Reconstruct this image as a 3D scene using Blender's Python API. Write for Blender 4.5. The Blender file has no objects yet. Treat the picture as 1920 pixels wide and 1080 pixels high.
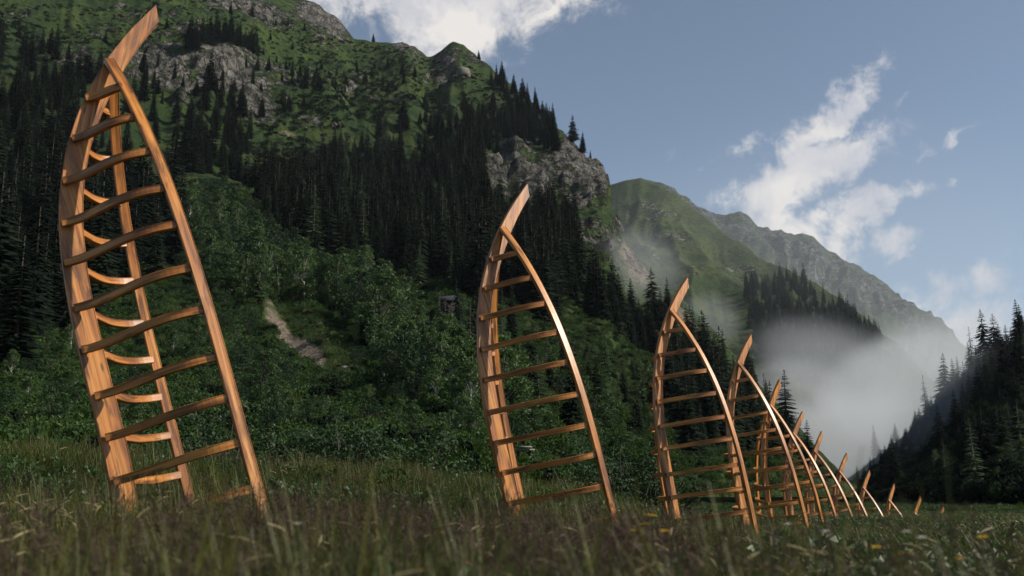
import bpy, math, random
import numpy as np
from mathutils import Vector, Matrix, Euler

# ------------------------------------------------------------------ camera, sky, sun, exposure
scene = bpy.context.scene
COL = scene.collection
F = 1867.0                                   # focal length in photo pixels (35 mm on a 36 mm sensor)
HORIZON = 935.0
PITCH = math.atan((HORIZON - 540.0) / F)
cam_data = bpy.data.cameras.new('camera')
cam_data.sensor_width = 36.0
cam_data.lens = F * 36.0 / 1920.0
cam_data.clip_start = 0.05
cam_data.clip_end = 20000.0
cam_data.dof.use_dof = True
cam_data.dof.focus_distance = 19.0
cam_data.dof.aperture_fstop = 2.4
cam = bpy.data.objects.new('camera', cam_data)
cam.rotation_euler = (math.pi / 2 + PITCH, 0, 0)
COL.objects.link(cam)
scene.camera = cam

SUN_DIR = Vector((0.79, -0.17, 0.587)).normalized()
SUN_EL = math.asin(SUN_DIR.z)
SUN_AZ = math.atan2(SUN_DIR.x, SUN_DIR.y)
sun_data = bpy.data.lights.new('sun', 'SUN')
sun_data.energy = 5.0
sun_data.angle = math.radians(0.53)
sun_data.color = (1.0, 0.91, 0.78)
sun = bpy.data.objects.new('sun', sun_data)
sun.rotation_euler = SUN_DIR.to_track_quat('Z', 'Y').to_euler()
COL.objects.link(sun)

scene.view_settings.view_transform = 'Standard'
scene.view_settings.look = 'None'
scene.view_settings.exposure = 0.28
scene.view_settings.gamma = 1.0
scene.render.engine = 'CYCLES'
cy = scene.cycles
cy.use_denoising = True
cy.max_bounces = 6
cy.diffuse_bounces = 2
cy.glossy_bounces = 2
cy.transmission_bounces = 3
cy.transparent_max_bounces = 8
cy.volume_bounces = 1
cy.volume_max_steps = 96
cy.volume_step_rate = 1.0


def unproj(px, py, Y):
    px = np.asarray(px, float); py = np.asarray(py, float); Y = np.asarray(Y, float)
    c, s = math.cos(PITCH), math.sin(PITCH)
    rx = (px - 960) / F; ru = (540 - py) / F
    k = Y / (c - ru * s)
    return np.stack(np.broadcast_arrays(rx * k, Y, (s + ru * c) * k), -1)


def project(p):
    p = np.asarray(p, float)
    c, s = math.cos(PITCH), math.sin(PITCH)
    d = p[..., 1] * c + p[..., 2] * s
    u = -p[..., 1] * s + p[..., 2] * c
    return 960 + F * p[..., 0] / d, 540 - F * u / d


def ray_dir(px, py):
    v = unproj(px, py, 1.0)
    return v / np.linalg.norm(v)


# ------------------------------------------------------------------ node helpers
class NT:
    def __init__(self, tree):
        self.t = tree
        tree.nodes.clear()

    def n(self, kind, **kw):
        nd = self.t.nodes.new(kind)
        for k, v in kw.items():
            if k.startswith('i_'):
                nd.inputs[k[2:].replace('_', ' ')].default_value = v
            elif k.startswith('x'):
                nd.inputs[int(k[1:])].default_value = v
            else:
                setattr(nd, k, v)
        return nd

    def l(self, a, b):
        self.t.links.new(a, b)

    def math(self, op, a, b=None, c=None, clamp=False):
        nd = self.t.nodes.new('ShaderNodeMath'); nd.operation = op; nd.use_clamp = clamp
        for i, v in enumerate((a, b, c)):
            if v is None: continue
            if isinstance(v, (int, float)): nd.inputs[i].default_value = v
            else: self.l(v, nd.inputs[i])
        return nd.outputs[0]

    def vmath(self, op, a, b=None):
        nd = self.t.nodes.new('ShaderNodeVectorMath'); nd.operation = op
        for i, v in enumerate((a, b)):
            if v is None: continue
            if isinstance(v, (tuple, list)): nd.inputs[i].default_value = v
            else: self.l(v, nd.inputs[i])
        return nd

    def noise(self, vec, scale, detail=4.0, rough=0.55, dist=0.0):
        nd = self.t.nodes.new('ShaderNodeTexNoise')
        nd.inputs['Scale'].default_value = scale
        nd.inputs['Detail'].default_value = detail
        nd.inputs['Roughness'].default_value = rough
        nd.inputs['Distortion'].default_value = dist
        if vec is not None: self.l(vec, nd.inputs['Vector'])
        return nd.outputs['Fac']

    def ramp(self, fac, stops, interp='LINEAR'):
        nd = self.t.nodes.new('ShaderNodeValToRGB')
        nd.color_ramp.interpolation = interp
        el = nd.color_ramp.elements
        while len(el) < len(stops): el.new(0.5)
        for e, (p, c) in zip(el, stops):
            e.position = p
            e.color = tuple(c) + (1.0,) if len(c) == 3 else c
        self.l(fac, nd.inputs[0])
        return nd.outputs[0]

    def maprange(self, v, a, b, c=0.0, d=1.0, smooth=True):
        nd = self.t.nodes.new('ShaderNodeMapRange')
        if smooth: nd.interpolation_type = 'SMOOTHSTEP'
        for i, x in enumerate((a, b, c, d)): nd.inputs[i + 1].default_value = x
        self.l(v, nd.inputs[0])
        return nd.outputs[0]

    def mix(self, fac, a, b, blend='MIX'):
        nd = self.t.nodes.new('ShaderNodeMix'); nd.data_type = 'RGBA'; nd.blend_type = blend
        for sock, v in ((nd.inputs[0], fac), (nd.inputs[6], a), (nd.inputs[7], b)):
            if isinstance(v, (int, float)): sock.default_value = v
            elif isinstance(v, (tuple, list)): sock.default_value = tuple(v) + ((1.0,) if len(v) == 3 else ())
            else: self.l(v, sock)
        return nd.outputs[2]


def new_mat(name):
    m = bpy.data.materials.new(name)
    m.use_nodes = True
    return m, NT(m.node_tree)


# ------------------------------------------------------------------ world: sky with clouds
world = bpy.data.worlds.new('World')
scene.world = world
world.use_nodes = True
w = NT(world.node_tree)
sky = w.n('ShaderNodeTexSky', sky_type='NISHITA', sun_disc=False, sun_elevation=SUN_EL,
          sun_rotation=SUN_AZ, altitude=1500.0, air_density=1.0, dust_density=1.6, ozone_density=1.2)
geo = w.n('ShaderNodeTexCoord')
d = w.vmath('NORMALIZE', geo.outputs['Generated']).outputs[0]
hsv = w.n('ShaderNodeHueSaturation'); hsv.inputs['Saturation'].default_value = 0.78; hsv.inputs['Value'].default_value = 0.93
w.l(w.mix(1.0, sky.outputs[0], (0.90, 1.0, 1.02), 'MULTIPLY'), hsv.inputs['Color'])
# each cloud: centre (photo px), half axes (px), rotation (deg), strength
CLOUDS = [(700, -70, 330, 110, 8, 1.3), (850, 30, 150, 95, -28, 1.15), (1040, 5, 60, 24, -10, 0.85), (985, 55, 40, 16, -30, 0.35),
          (1555, 225, 150, 34, -48, 1.05), (1500, 345, 150, 56, -33, 1.12), (1600, 300, 80, 34, -55, 0.95), (1490, 275, 55, 40, -20, 0.8),
          (1600, 420, 62, 42, -45, 1.05), (1675, 385, 62, 26, -22, 0.85), (1690, 462, 42, 26, 10, 0.72), (1405, 280, 42, 20, -40, 0.62),
          (1825, 525, 42, 28, -40, 0.60), (1748, 141, 20, 10, -30, 0.6), (1715, 160, 40, 12, -35, 0.32), (1790, 255, 40, 16, -30, 0.45), (1720, 285, 40, 12, -30, 0.42),
          (1775, 350, 22, 14, -60, 0.38), (1340, 310, 14, 34, 20, 0.3), (1250, 285, 60, 16, -10, 0.22), (1455, 440, 70, 55, -20, 1.1),
          (1800, 610, 330, 80, -8, 0.75), (1830, 530, 60, 34, -40, .8), (1540, 440, 80, 30, 20, 0.9)]
wn = w.n('ShaderNodeTexNoise', i_Scale=9.0, i_Detail=5.0, i_Roughness=0.62)
w.l(d, wn.inputs['Vector'])
wv = w.vmath('SUBTRACT', wn.outputs['Color'], (0.5, 0.5, 0.5)).outputs[0]
sc = w.n('ShaderNodeVectorMath', operation='SCALE'); sc.inputs['Scale'].default_value = 0.075
w.l(wv, sc.inputs[0])
wn2 = w.n('ShaderNodeTexNoise', i_Scale=38.0, i_Detail=6.0, i_Roughness=0.6)
w.l(d, wn2.inputs['Vector'])
sc2 = w.n('ShaderNodeVectorMath', operation='SCALE'); sc2.inputs['Scale'].default_value = 0.035
w.l(w.vmath('SUBTRACT', wn2.outputs['Color'], (0.5, 0.5, 0.5)).outputs[0], sc2.inputs[0])
dd = w.vmath('ADD', w.vmath('ADD', d, sc.outputs[0]).outputs[0], sc2.outputs[0]).outputs[0]
field = None
for cx, cyy, ax, ay, rot, st in CLOUDS:
    c0 = ray_dir(cx, cyy)
    a = math.radians(rot)
    ux = ray_dir(cx + 10 * math.cos(a), cyy + 10 * math.sin(a)) - c0; ux /= np.linalg.norm(ux)
    uy = ray_dir(cx - 10 * math.sin(a), cyy + 10 * math.cos(a)) - c0; uy /= np.linalg.norm(uy)
    dv = w.vmath('SUBTRACT', dd, tuple(c0)).outputs[0]
    pa = w.vmath('DOT_PRODUCT', dv, tuple(ux / (ax / F))).outputs['Value']
    pb = w.vmath('DOT_PRODUCT', dv, tuple(uy / (ay / F))).outputs['Value']
    r2 = w.math('ADD', w.math('MULTIPLY', pa, pa), w.math('MULTIPLY', pb, pb))
    g = w.math('MULTIPLY', w.math('POWER', 2.718, w.math('MULTIPLY', r2, -0.9)), st)
    front = w.math('GREATER_THAN', w.vmath('DOT_PRODUCT', d, tuple(c0)).outputs['Value'], 0.0)
    g = w.math('MULTIPLY', g, front)
    field = g if field is None else w.math('MAXIMUM', field, g)
fine = w.noise(d, 26.0, 12.0, 0.68, 0.4)
big = w.noise(d, 7.0, 4.0, 0.5)
dens = w.math('ADD', field, w.math('MULTIPLY', w.math('SUBTRACT', fine, 0.5), 2.1))
mask = w.maprange(dens, 0.25, 0.98)
mask = w.math('MULTIPLY', mask, w.maprange(field, 0.05, 0.4))
mask = w.math('MULTIPLY', mask, 0.93)
shade = w.noise(w.vmath('ADD', dd, (0.02, 0.0, 0.035)).outputs[0], 13.0, 5.0, 0.5)
ccol = w.mix(w.maprange(shade, 0.36, 0.62), (5.0, 5.05, 5.5), (7.4, 7.05, 6.7))
skymix = w.mix(mask, hsv.outputs[0], ccol)
bg = w.n('ShaderNodeBackground'); bg.inputs['Strength'].default_value = 0.1
w.l(skymix, bg.inputs['Color'])
wo = w.n('ShaderNodeOutputWorld')
w.l(bg.outputs[0], wo.inputs['Surface'])


# ------------------------------------------------------------------ numpy noise
def _hash(ix, iy, iz, seed):
    h = (ix.astype(np.int64) * 374761393 + iy.astype(np.int64) * 668265263 + iz.astype(np.int64) * 2147483647 + seed * 974711) & 0xffffffff
    h = ((h ^ (h >> 13)) * 1274126177) & 0xffffffff
    h = ((h ^ (h >> 16)) * 2246822519) & 0xffffffff
    h ^= h >> 15
    return (h & 0xffffff) / float(0xffffff) * 2 - 1


def vnoise(p, seed=0):
    i = np.floor(p).astype(np.int64); f = p - i
    f = f * f * f * (f * (f * 6 - 15) + 10)
    out = 0
    for dx in (0, 1):
        for dy in (0, 1):
            for dz in (0, 1):
                wgt = (f[..., 0] if dx else 1 - f[..., 0]) * (f[..., 1] if dy else 1 - f[..., 1]) * (f[..., 2] if dz else 1 - f[..., 2])
                out = out + wgt * _hash(i[..., 0] + dx, i[..., 1] + dy, i[..., 2] + dz, seed)
    return out


def fbm(p, octv=4, gain=0.5, seed=0):
    a, s, out = 1.0, 0.0, 0
    for k in range(octv):
        out = out + a * vnoise(p * (2.03 ** k) + 17.3 * k, seed + k)
        s += a; a *= gain
    return out / s


def ridged(p, octv=4, seed=0):
    a, s, out = 1.0, 0.0, 0
    for k in range(octv):
        out = out + a * (1 - 2 * np.abs(vnoise(p * (2.1 ** k) + 9.1 * k, seed + k)))
        s += a; a *= 0.5
    return out / s


def smooth(a, b, x):
    t = np.clip((np.asarray(x, float) - a) / (b - a), 0, 1)
    return t * t * (3 - 2 * t)


# ------------------------------------------------------------------ mesh helpers
def mesh_np(name, V, quads=None, tris=None, smooth_shade=False):
    V = np.asarray(V, np.float32).reshape(-1, 3)
    loops, starts, tot = [], [], 0
    for Fc, k in ((quads, 4), (tris, 3)):
        if Fc is None or len(Fc) == 0: continue
        Fc = np.asarray(Fc, np.int32).reshape(-1, k)
        loops.append(Fc.ravel()); starts.append(tot + np.arange(len(Fc)) * k); tot += Fc.size
    me = bpy.data.meshes.new(name)
    me.vertices.add(len(V)); me.vertices.foreach_set('co', V.ravel())
    if loops:
        L = np.concatenate(loops); S = np.concatenate(starts)
        me.loops.add(len(L)); me.loops.foreach_set('vertex_index', L.astype(np.int32))
        me.polygons.add(len(S)); me.polygons.foreach_set('loop_start', S.astype(np.int32))
        if smooth_shade: me.polygons.foreach_set('use_smooth', np.ones(len(S), bool))
    me.update(calc_edges=True)
    return me


def link(name, me, mat=None, parent=None):
    o = bpy.data.objects.new(name, me)
    COL.objects.link(o)
    if mat is not None and not me.materials: me.materials.append(mat)
    if parent is not None: o.parent = parent
    return o


def tag(o, label=None, cat=None, group=None, kind=None):
    if label: o['label'] = label
    if cat: o['category'] = cat
    if group: o['group'] = group
    if kind: o['kind'] = kind
    return o


def empty(name, loc, rz=0.0):
    o = bpy.data.objects.new(name, None)
    o.empty_display_size = 0.3
    o.location = loc; o.rotation_euler = (0, 0, rz)
    COL.objects.link(o)
    return o


class MB:
    """collects quads / tris"""
    def __init__(self): self.v, self.q, self.t, self.n = [], [], [], 0

    def add(self, V, q=None, t=None):
        V = np.asarray(V, float).reshape(-1, 3)
        if q is not None: self.q.append(np.asarray(q).reshape(-1, 4) + self.n)
        if t is not None: self.t.append(np.asarray(t).reshape(-1, 3) + self.n)
        self.v.append(V); self.n += len(V)

    def tube(self, P, r, sides=6, cap=True):
        P = np.asarray(P, float); r = np.broadcast_to(np.asarray(r, float), (len(P),))
        T = np.gradient(P, axis=0); T /= np.linalg.norm(T, axis=1)[:, None] + 1e-9
        up = np.array([0.31, 0.95, 0.05]) if abs(T[0, 2]) > 0.7 else np.array([0, 0, 1.0])
        A = np.cross(T, up); A /= np.linalg.norm(A, axis=1)[:, None] + 1e-9
        B = np.cross(T, A)
        an = np.arange(sides) * 2 * np.pi / sides
        V = P[:, None] + r[:, None, None] * (np.cos(an)[None, :, None] * A[:, None] + np.sin(an)[None, :, None] * B[:, None])
        n = len(P); i = np.arange(n - 1)[:, None] * sides; j = np.arange(sides)[None]; jn = (j + 1) % sides
        q = np.stack([i + j, i + jn, i + sides + jn, i + sides + j], -1).reshape(-1, 4)
        self.add(V.reshape(-1, 3), q=q)

    def box(self, c, h, R=None):
        s = np.array([[x, y, z] for x in (-1, 1) for y in (-1, 1) for z in (-1, 1)], float) * np.asarray(h)
        if R is not None: s = s @ np.asarray(R).T
        self.add(s + np.asarray(c), q=[[0, 1, 3, 2], [4, 6, 7, 5], [0, 4, 5, 1], [2, 3, 7, 6], [0, 2, 6, 4], [1, 5, 7, 3]])

    def mesh(self, name, smooth_shade=False):
        return mesh_np(name, np.concatenate(self.v), np.concatenate(self.q) if self.q else None,
                       np.concatenate(self.t) if self.t else None, smooth_shade)


rng = np.random.default_rng(11)
random.seed(5)


# ------------------------------------------------------------------ materials
def terrain_mat(name, g1, g2, g3, rock_a, rock_b, unit=1.0, bump=1.0, wood=0.0):
    m, t = new_mat(name)
    tc = t.n('ShaderNodeNewGeometry')
    pos = t.vmath('MULTIPLY', tc.outputs['Position'], (unit, unit, unit)).outputs[0]
    at = t.n('ShaderNodeAttribute', attribute_name='mask')
    sep = t.n('ShaderNodeSeparateColor'); t.l(at.outputs['Color'], sep.inputs[0])
    n1 = t.noise(pos, 0.035, 6.0, 0.6); n2 = t.noise(pos, 0.22, 6.0, 0.65); n3 = t.noise(pos, 1.3, 4.0, 0.6)
    grass = t.mix(t.maprange(n1, 0.38, 0.62), g1, g2)
    grass = t.mix(t.maprange(n2, 0.47, 0.66), grass, g3)
    grass = t.mix(t.math('MULTIPLY', t.maprange(n3, 0.35, 0.7), 0.45), grass, tuple(x * 0.55 for x in g3))
    # bare rock: beds and cracks
    rp = t.vmath('MULTIPLY', pos, (1.0, 1.0, 0.45)).outputs[0]
    r1 = t.noise(rp, 0.12, 8.0, 0.65, 0.6); r2 = t.noise(rp, 0.6, 6.0, 0.6)
    vo = t.n('ShaderNodeTexVoronoi', feature='DISTANCE_TO_EDGE'); vo.inputs['Scale'].default_value = 0.16
    vd = t.vmath('ADD', rp, None); nz = t.n('ShaderNodeTexNoise', i_Scale=0.3, i_Detail=4.0); t.l(rp, nz.inputs['Vector'])
    s2 = t.n('ShaderNodeVectorMath', operation='SCALE'); s2.inputs['Scale'].default_value = 5.0; t.l(nz.outputs['Color'], s2.inputs[0])
    t.l(s2.outputs[0], vd.inputs[1]); t.l(vd.outputs[0], vo.inputs['Vector'])
    rock = t.mix(t.maprange(r1, 0.36, 0.66), rock_a, rock_b)
    rock = t.mix(t.math('MULTIPLY', t.maprange(r2, 0.5, 0.3), 0.6), rock, tuple(x * 0.4 for x in rock_a))
    crack = t.maprange(vo.outputs['Distance'], 0.0, 0.07, 1.0, 0.0)
    rock = t.mix(t.math('MULTIPLY', crack, 0.7), rock, tuple(x * 0.25 for x in rock_a))
    k = t.math('ADD', sep.outputs[0], t.math('MULTIPLY', t.math('SUBTRACT', n2, 0.5), 2.3))
    k = t.math('ADD', k, t.math('MULTIPLY', t.math('SUBTRACT', r1, 0.5), 0.9))
    st = t.noise(t.vmath('MULTIPLY', pos, (0.03, 0.03, 0.30)).outputs[0], 1.0, 5.0, 0.6, 1.0)
    k = t.math('ADD', k, t.math('MULTIPLY', t.math('SUBTRACT', st, 0.5), 1.5))
    rm = t.maprange(k, 0.50, 0.64)
    col = t.mix(rm, grass, rock)
    grav = t.mix(t.maprange(t.noise(pos, 2.2, 4.0, 0.7), 0.35, 0.65), (0.07, 0.055, 0.042), (0.27, 0.225, 0.175))
    col = t.mix(t.maprange(t.math('ADD', sep.outputs[1], t.math('MULTIPLY', t.math('SUBTRACT', n2, 0.5), 0.9)), 0.42, 0.6), col, grav)
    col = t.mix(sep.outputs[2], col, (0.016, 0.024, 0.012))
    bs = t.n('ShaderNodeBsdfPrincipled'); bs.inputs['Roughness'].default_value = 0.9
    bs.inputs['Specular IOR Level'].default_value = 0.15
    t.l(col, bs.inputs['Base Color'])
    hgt = t.math('ADD', t.math('MULTIPLY', n2, 2.2), t.math('MULTIPLY', n3, 0.8))
    hgt = t.math('ADD', hgt, t.math('MULTIPLY', t.math('MULTIPLY', r1, rm), 7.0))
    hgt = t.math('SUBTRACT', hgt, t.math('MULTIPLY', t.math('MULTIPLY', crack, rm), 1.0))
    bp = t.n('ShaderNodeBump'); bp.inputs['Strength'].default_value = bump; bp.inputs['Distance'].default_value = 1.0 / unit
    t.l(hgt, bp.inputs['Height']); t.l(bp.outputs[0], bs.inputs['Normal'])
    o = t.n('ShaderNodeOutputMaterial'); t.l(bs.outputs[0], o.inputs['Surface'])
    return m


M_SLOPE = terrain_mat('alpine_slope', (0.024, 0.052, 0.011), (0.054, 0.084, 0.017), (0.009, 0.019, 0.006), (0.062, 0.060, 0.056), (0.235, 0.220, 0.196), 1.0, 1.4)
M_GREEN = terrain_mat('green_mountain', (0.040, 0.064, 0.020), (0.072, 0.092, 0.030), (0.018, 0.032, 0.013), (0.16, 0.155, 0.145), (0.32, 0.31, 0.29), 0.75, 1.3)
M_ROCKY = terrain_mat('rocky_ridge', (0.034, 0.058, 0.032), (0.058, 0.080, 0.046), (0.022, 0.038, 0.026), (0.060, 0.072, 0.078), (0.150, 0.165, 0.17), 0.30, 1.2)  # blue-grey tint stands in for distance haze on the far ridge
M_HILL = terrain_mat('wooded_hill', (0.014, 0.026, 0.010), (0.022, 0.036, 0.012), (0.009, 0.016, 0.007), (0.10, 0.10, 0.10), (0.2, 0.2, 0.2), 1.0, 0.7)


def leaf_mat(name, a, b, trans=0.25, rough=0.6, spec=0.3, hue=0.0):
    m, t = new_mat(name)
    oi = t.n('ShaderNodeObjectInfo')
    g = t.n('ShaderNodeNewGeometry')
    n = t.noise(g.outputs['Position'], 0.9, 3.0, 0.6)
    f = t.math('ADD', t.math('MULTIPLY', oi.outputs['Random'], 0.6), t.math('MULTIPLY', t.math('SUBTRACT', n, 0.3), 0.8), clamp=True)
    c = t.mix(f, a, b)
    r = t.math('MULTIPLY', g.outputs['Random Per Island'], 1.0)
    c = t.mix(t.maprange(r, 0.0, 1.0, 0.0, 0.55, False), c, tuple(x * 0.45 for x in a))
    bs = t.n('ShaderNodeBsdfPrincipled'); bs.inputs['Roughness'].default_value = rough; bs.inputs['Specular IOR Level'].default_value = spec
    t.l(c, bs.inputs['Base Color'])
    o = t.n('ShaderNodeOutputMaterial')
    if trans > 0:
        tr = t.n('ShaderNodeBsdfTranslucent'); t.l(t.mix(0.5, c, (b[0] * 1.3, b[1] * 1.3, b[2] * 0.8)), tr.inputs['Color'])
        mx = t.n('ShaderNodeMixShader'); mx.inputs[0].default_value = trans
        t.l(bs.outputs[0], mx.inputs[1]); t.l(tr.outputs[0], mx.inputs[2]); t.l(mx.outputs[0], o.inputs['Surface'])
    else:
        t.l(bs.outputs[0], o.inputs['Surface'])
    return m


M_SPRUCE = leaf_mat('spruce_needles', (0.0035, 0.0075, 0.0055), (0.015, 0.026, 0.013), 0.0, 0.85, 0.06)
M_LARCH = leaf_mat('larch_needles', (0.024, 0.050, 0.018), (0.045, 0.080, 0.026), 0.1, 0.7, 0.2)
M_BROAD = leaf_mat('broad_leaves', (0.016, 0.045, 0.014), (0.062, 0.118, 0.028), 0.25, 0.55, 0.3)
M_BIRCHLEAF = leaf_mat('birch_leaves', (0.038, 0.082, 0.022), (0.085, 0.150, 0.042), 0.25, 0.55, 0.25)
M_ALDER = leaf_mat('alder_leaves', (0.010, 0.030, 0.012), (0.030, 0.066, 0.022), 0.2, 0.55, 0.25)
M_BUSH = leaf_mat('willow_leaves', (0.015, 0.038, 0.013), (0.038, 0.074, 0.024), 0.15, 0.62, 0.22)
M_FERN = leaf_mat('slope_herbs', (0.015, 0.040, 0.009), (0.050, 0.094, 0.018), 0.2, 0.7, 0.12)
M_GRASS = leaf_mat('meadow_grass', (0.024, 0.056, 0.009), (0.075, 0.112, 0.017), 0.25, 0.5, 0.3)
M_GRASS2 = leaf_mat('meadow_grass_olive', (0.042, 0.056, 0.013), (0.155, 0.150, 0.040), 0.25, 0.55, 0.3)
M_HERB = leaf_mat('meadow_herbs', (0.024, 0.060, 0.016), (0.055, 0.10, 0.026), 0.2, 0.5, 0.4)
M_SEED = leaf_mat('purple_seed_heads', (0.042, 0.024, 0.022), (0.088, 0.054, 0.043), 0.2, 0.7, 0.2)
M_STRAW = leaf_mat('straw_heads', (0.22, 0.18, 0.09), (0.36, 0.30, 0.17), 0.2, 0.6, 0.2)


def plain_mat(name, a, b, scale=3.0, rough=0.8, bump=0.3):
    m, t = new_mat(name)
    tc = t.n('ShaderNodeTexCoord')
    n = t.noise(tc.outputs['Object'], scale, 6.0, 0.6)
    c = t.mix(t.maprange(n, 0.35, 0.65), a, b)
    bs = t.n('ShaderNodeBsdfPrincipled'); bs.inputs['Roughness'].default_value = rough
    t.l(c, bs.inputs['Base Color'])
    bp = t.n('ShaderNodeBump'); bp.inputs['Strength'].default_value = bump; bp.inputs['Distance'].default_value = 0.05
    t.l(n, bp.inputs['Height']); t.l(bp.outputs[0], bs.inputs['Normal'])
    o = t.n('ShaderNodeOutputMaterial'); t.l(bs.outputs[0], o.inputs['Surface'])
    return m


M_BARK = plain_mat('bark', (0.035, 0.028, 0.022), (0.085, 0.07, 0.055), 2.0)
M_BIRCH = plain_mat('pale_bark', (0.22, 0.21, 0.18), (0.42, 0.40, 0.36), 2.0)
M_ROCK = plain_mat('boulder_stone', (0.07, 0.066, 0.06), (0.19, 0.18, 0.16), 1.2, 0.9, 0.8)
M_GREYWOOD = plain_mat('weathered_planks', (0.10, 0.095, 0.085), (0.19, 0.18, 0.16), 4.0)
M_DARKWOOD = plain_mat('dark_hut_timber', (0.007, 0.005, 0.0045), (0.016, 0.011, 0.009), 3.0, 0.95)
M_ROOF = plain_mat('hut_roof_shingle', (0.010, 0.014, 0.017), (0.020, 0.027, 0.031), 3.0, 0.95)
M_PANE = plain_mat('window_pane', (0.02, 0.024, 0.028), (0.035, 0.04, 0.045), 1.0, 0.25, 0.0)
M_ROAD = plain_mat('gravel_road', (0.16, 0.16, 0.155), (0.25, 0.245, 0.235), 0.6, 0.9)
M_YELLOW = plain_mat('yellow_petals', (0.80, 0.50, 0.02), (0.85, 0.60, 0.05), 8.0, 0.5, 0.0)
M_WHITE = plain_mat('white_petals', (0.62, 0.60, 0.55), (0.75, 0.73, 0.68), 8.0, 0.5, 0.0)
M_PURPLE = plain_mat('purple_petals', (0.20, 0.07, 0.20), (0.32, 0.14, 0.30), 8.0, 0.5, 0.0)
M_STEM = plain_mat('flower_stem', (0.05, 0.08, 0.02), (0.07, 0.10, 0.03), 8.0, 0.6, 0.0)


def wood_mat():
    m, t = new_mat('stained_larch')
    uv = t.n('ShaderNodeUVMap', uv_map='grain')
    oi = t.n('ShaderNodeObjectInfo')
    off = t.n('ShaderNodeCombineXYZ'); t.l(t.math('MULTIPLY', oi.outputs['Random'], 9.0), off.inputs[0]); t.l(t.math('MULTIPLY', oi.outputs['Random'], 37.0), off.inputs[1])
    p = t.vmath('ADD', uv.outputs[0], off.outputs[0]).outputs[0]
    # knots bend the grain
    vk = t.n('ShaderNodeTexVoronoi', feature='F1'); vk.inputs['Scale'].default_value = 1.0
    pk = t.vmath('MULTIPLY', p, (9.0, 2.4, 1.0)).outputs[0]; t.l(pk, vk.inputs['Vector'])
    kd = vk.outputs['Distance']
    rp = t.vmath('MULTIPLY', p, (26.0, 0.9, 1.0)).outputs[0]
    grain = t.noise(rp, 1.0, 6.0, 0.6, 0.35)
    fine = t.noise(t.vmath('MULTIPLY', p, (190.0, 5.0, 1.0)).outputs[0], 1.0, 3.0, 0.6)
    band = t.noise(t.vmath('MULTIPLY', p, (9.0, 0.55, 1.0)).outputs[0], 1.0, 3.0, 0.5)
    blot = t.noise(t.vmath('MULTIPLY', p, (15.0, 1.5, 1.0)).outputs[0], 1.0, 5.0, 0.62, 0.5)
    c = t.ramp(grain, [(0.28, (0.10, 0.030, 0.006)), (0.43, (0.33, 0.118, 0.022)), (0.56, (0.51, 0.212, 0.046)), (0.76, (0.68, 0.35, 0.105))])
    c = t.mix(t.math('MULTIPLY', t.maprange(band, 0.40, 0.68), 0.4), c, (0.24, 0.080, 0.018))
    c = t.mix(t.math('MULTIPLY', t.maprange(blot, 0.52, 0.64), 0.82), c, (0.060, 0.021, 0.009))
    c = t.mix(t.math('MULTIPLY', t.maprange(fine, 0.45, 0.75), 0.28), c, (0.14, 0.045, 0.012))
    c = t.mix(t.math('MULTIPLY', t.maprange(kd, 0.15, 0.05), 0.8), c, (0.07, 0.024, 0.010))
    pat = t.noise(t.vmath('MULTIPLY', p, (5.0, 1.1, 1.0)).outputs[0], 1.0, 4.0, 0.6, 0.3)
    c = t.mix(t.math('MULTIPLY', t.maprange(pat, 0.50, 0.64), 0.65), c, (0.105, 0.035, 0.010))
    wh = t.n('ShaderNodeSeparateColor'); t.l(oi.outputs['Color'], wh.inputs[0])
    bs = t.n('ShaderNodeBsdfPrincipled')
    bs.inputs['Roughness'].default_value = 0.36
    bs.inputs['Specular IOR Level'].default_value = 0.4
    bs.inputs['Coat Weight'].default_value = 0.18; bs.inputs['Coat Roughness'].default_value = 0.30
    t.l(c, bs.inputs['Base Color'])
    t.l(t.maprange(grain, 0.2, 0.8, 0.50, 0.36), bs.inputs['Roughness'])
    bp = t.n('ShaderNodeBump'); bp.inputs['Strength'].default_value = 0.25; bp.inputs['Distance'].default_value = 0.004
    t.l(t.math('ADD', fine, grain), bp.inputs['Height']); t.l(bp.outputs[0], bs.inputs['Normal'])
    o = t.n('ShaderNodeOutputMaterial'); t.l(bs.outputs[0], o.inputs['Surface'])
    return m


M_WOOD = wood_mat()


# ------------------------------------------------------------------ terrain
def seg_mask(px, py, blobs):
    out = np.zeros(np.broadcast(px, py).shape)
    for cx, cyy, ax, ay, rot, st in blobs:
        a = math.radians(rot)
        X = ((px - cx) * math.cos(a) + (py - cyy) * math.sin(a)) / ax
        Y = (-(px - cx) * math.sin(a) + (py - cyy) * math.cos(a)) / ay
        out = np.maximum(out, st * np.exp(-(X * X + Y * Y) * 0.8))
    return out


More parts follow.
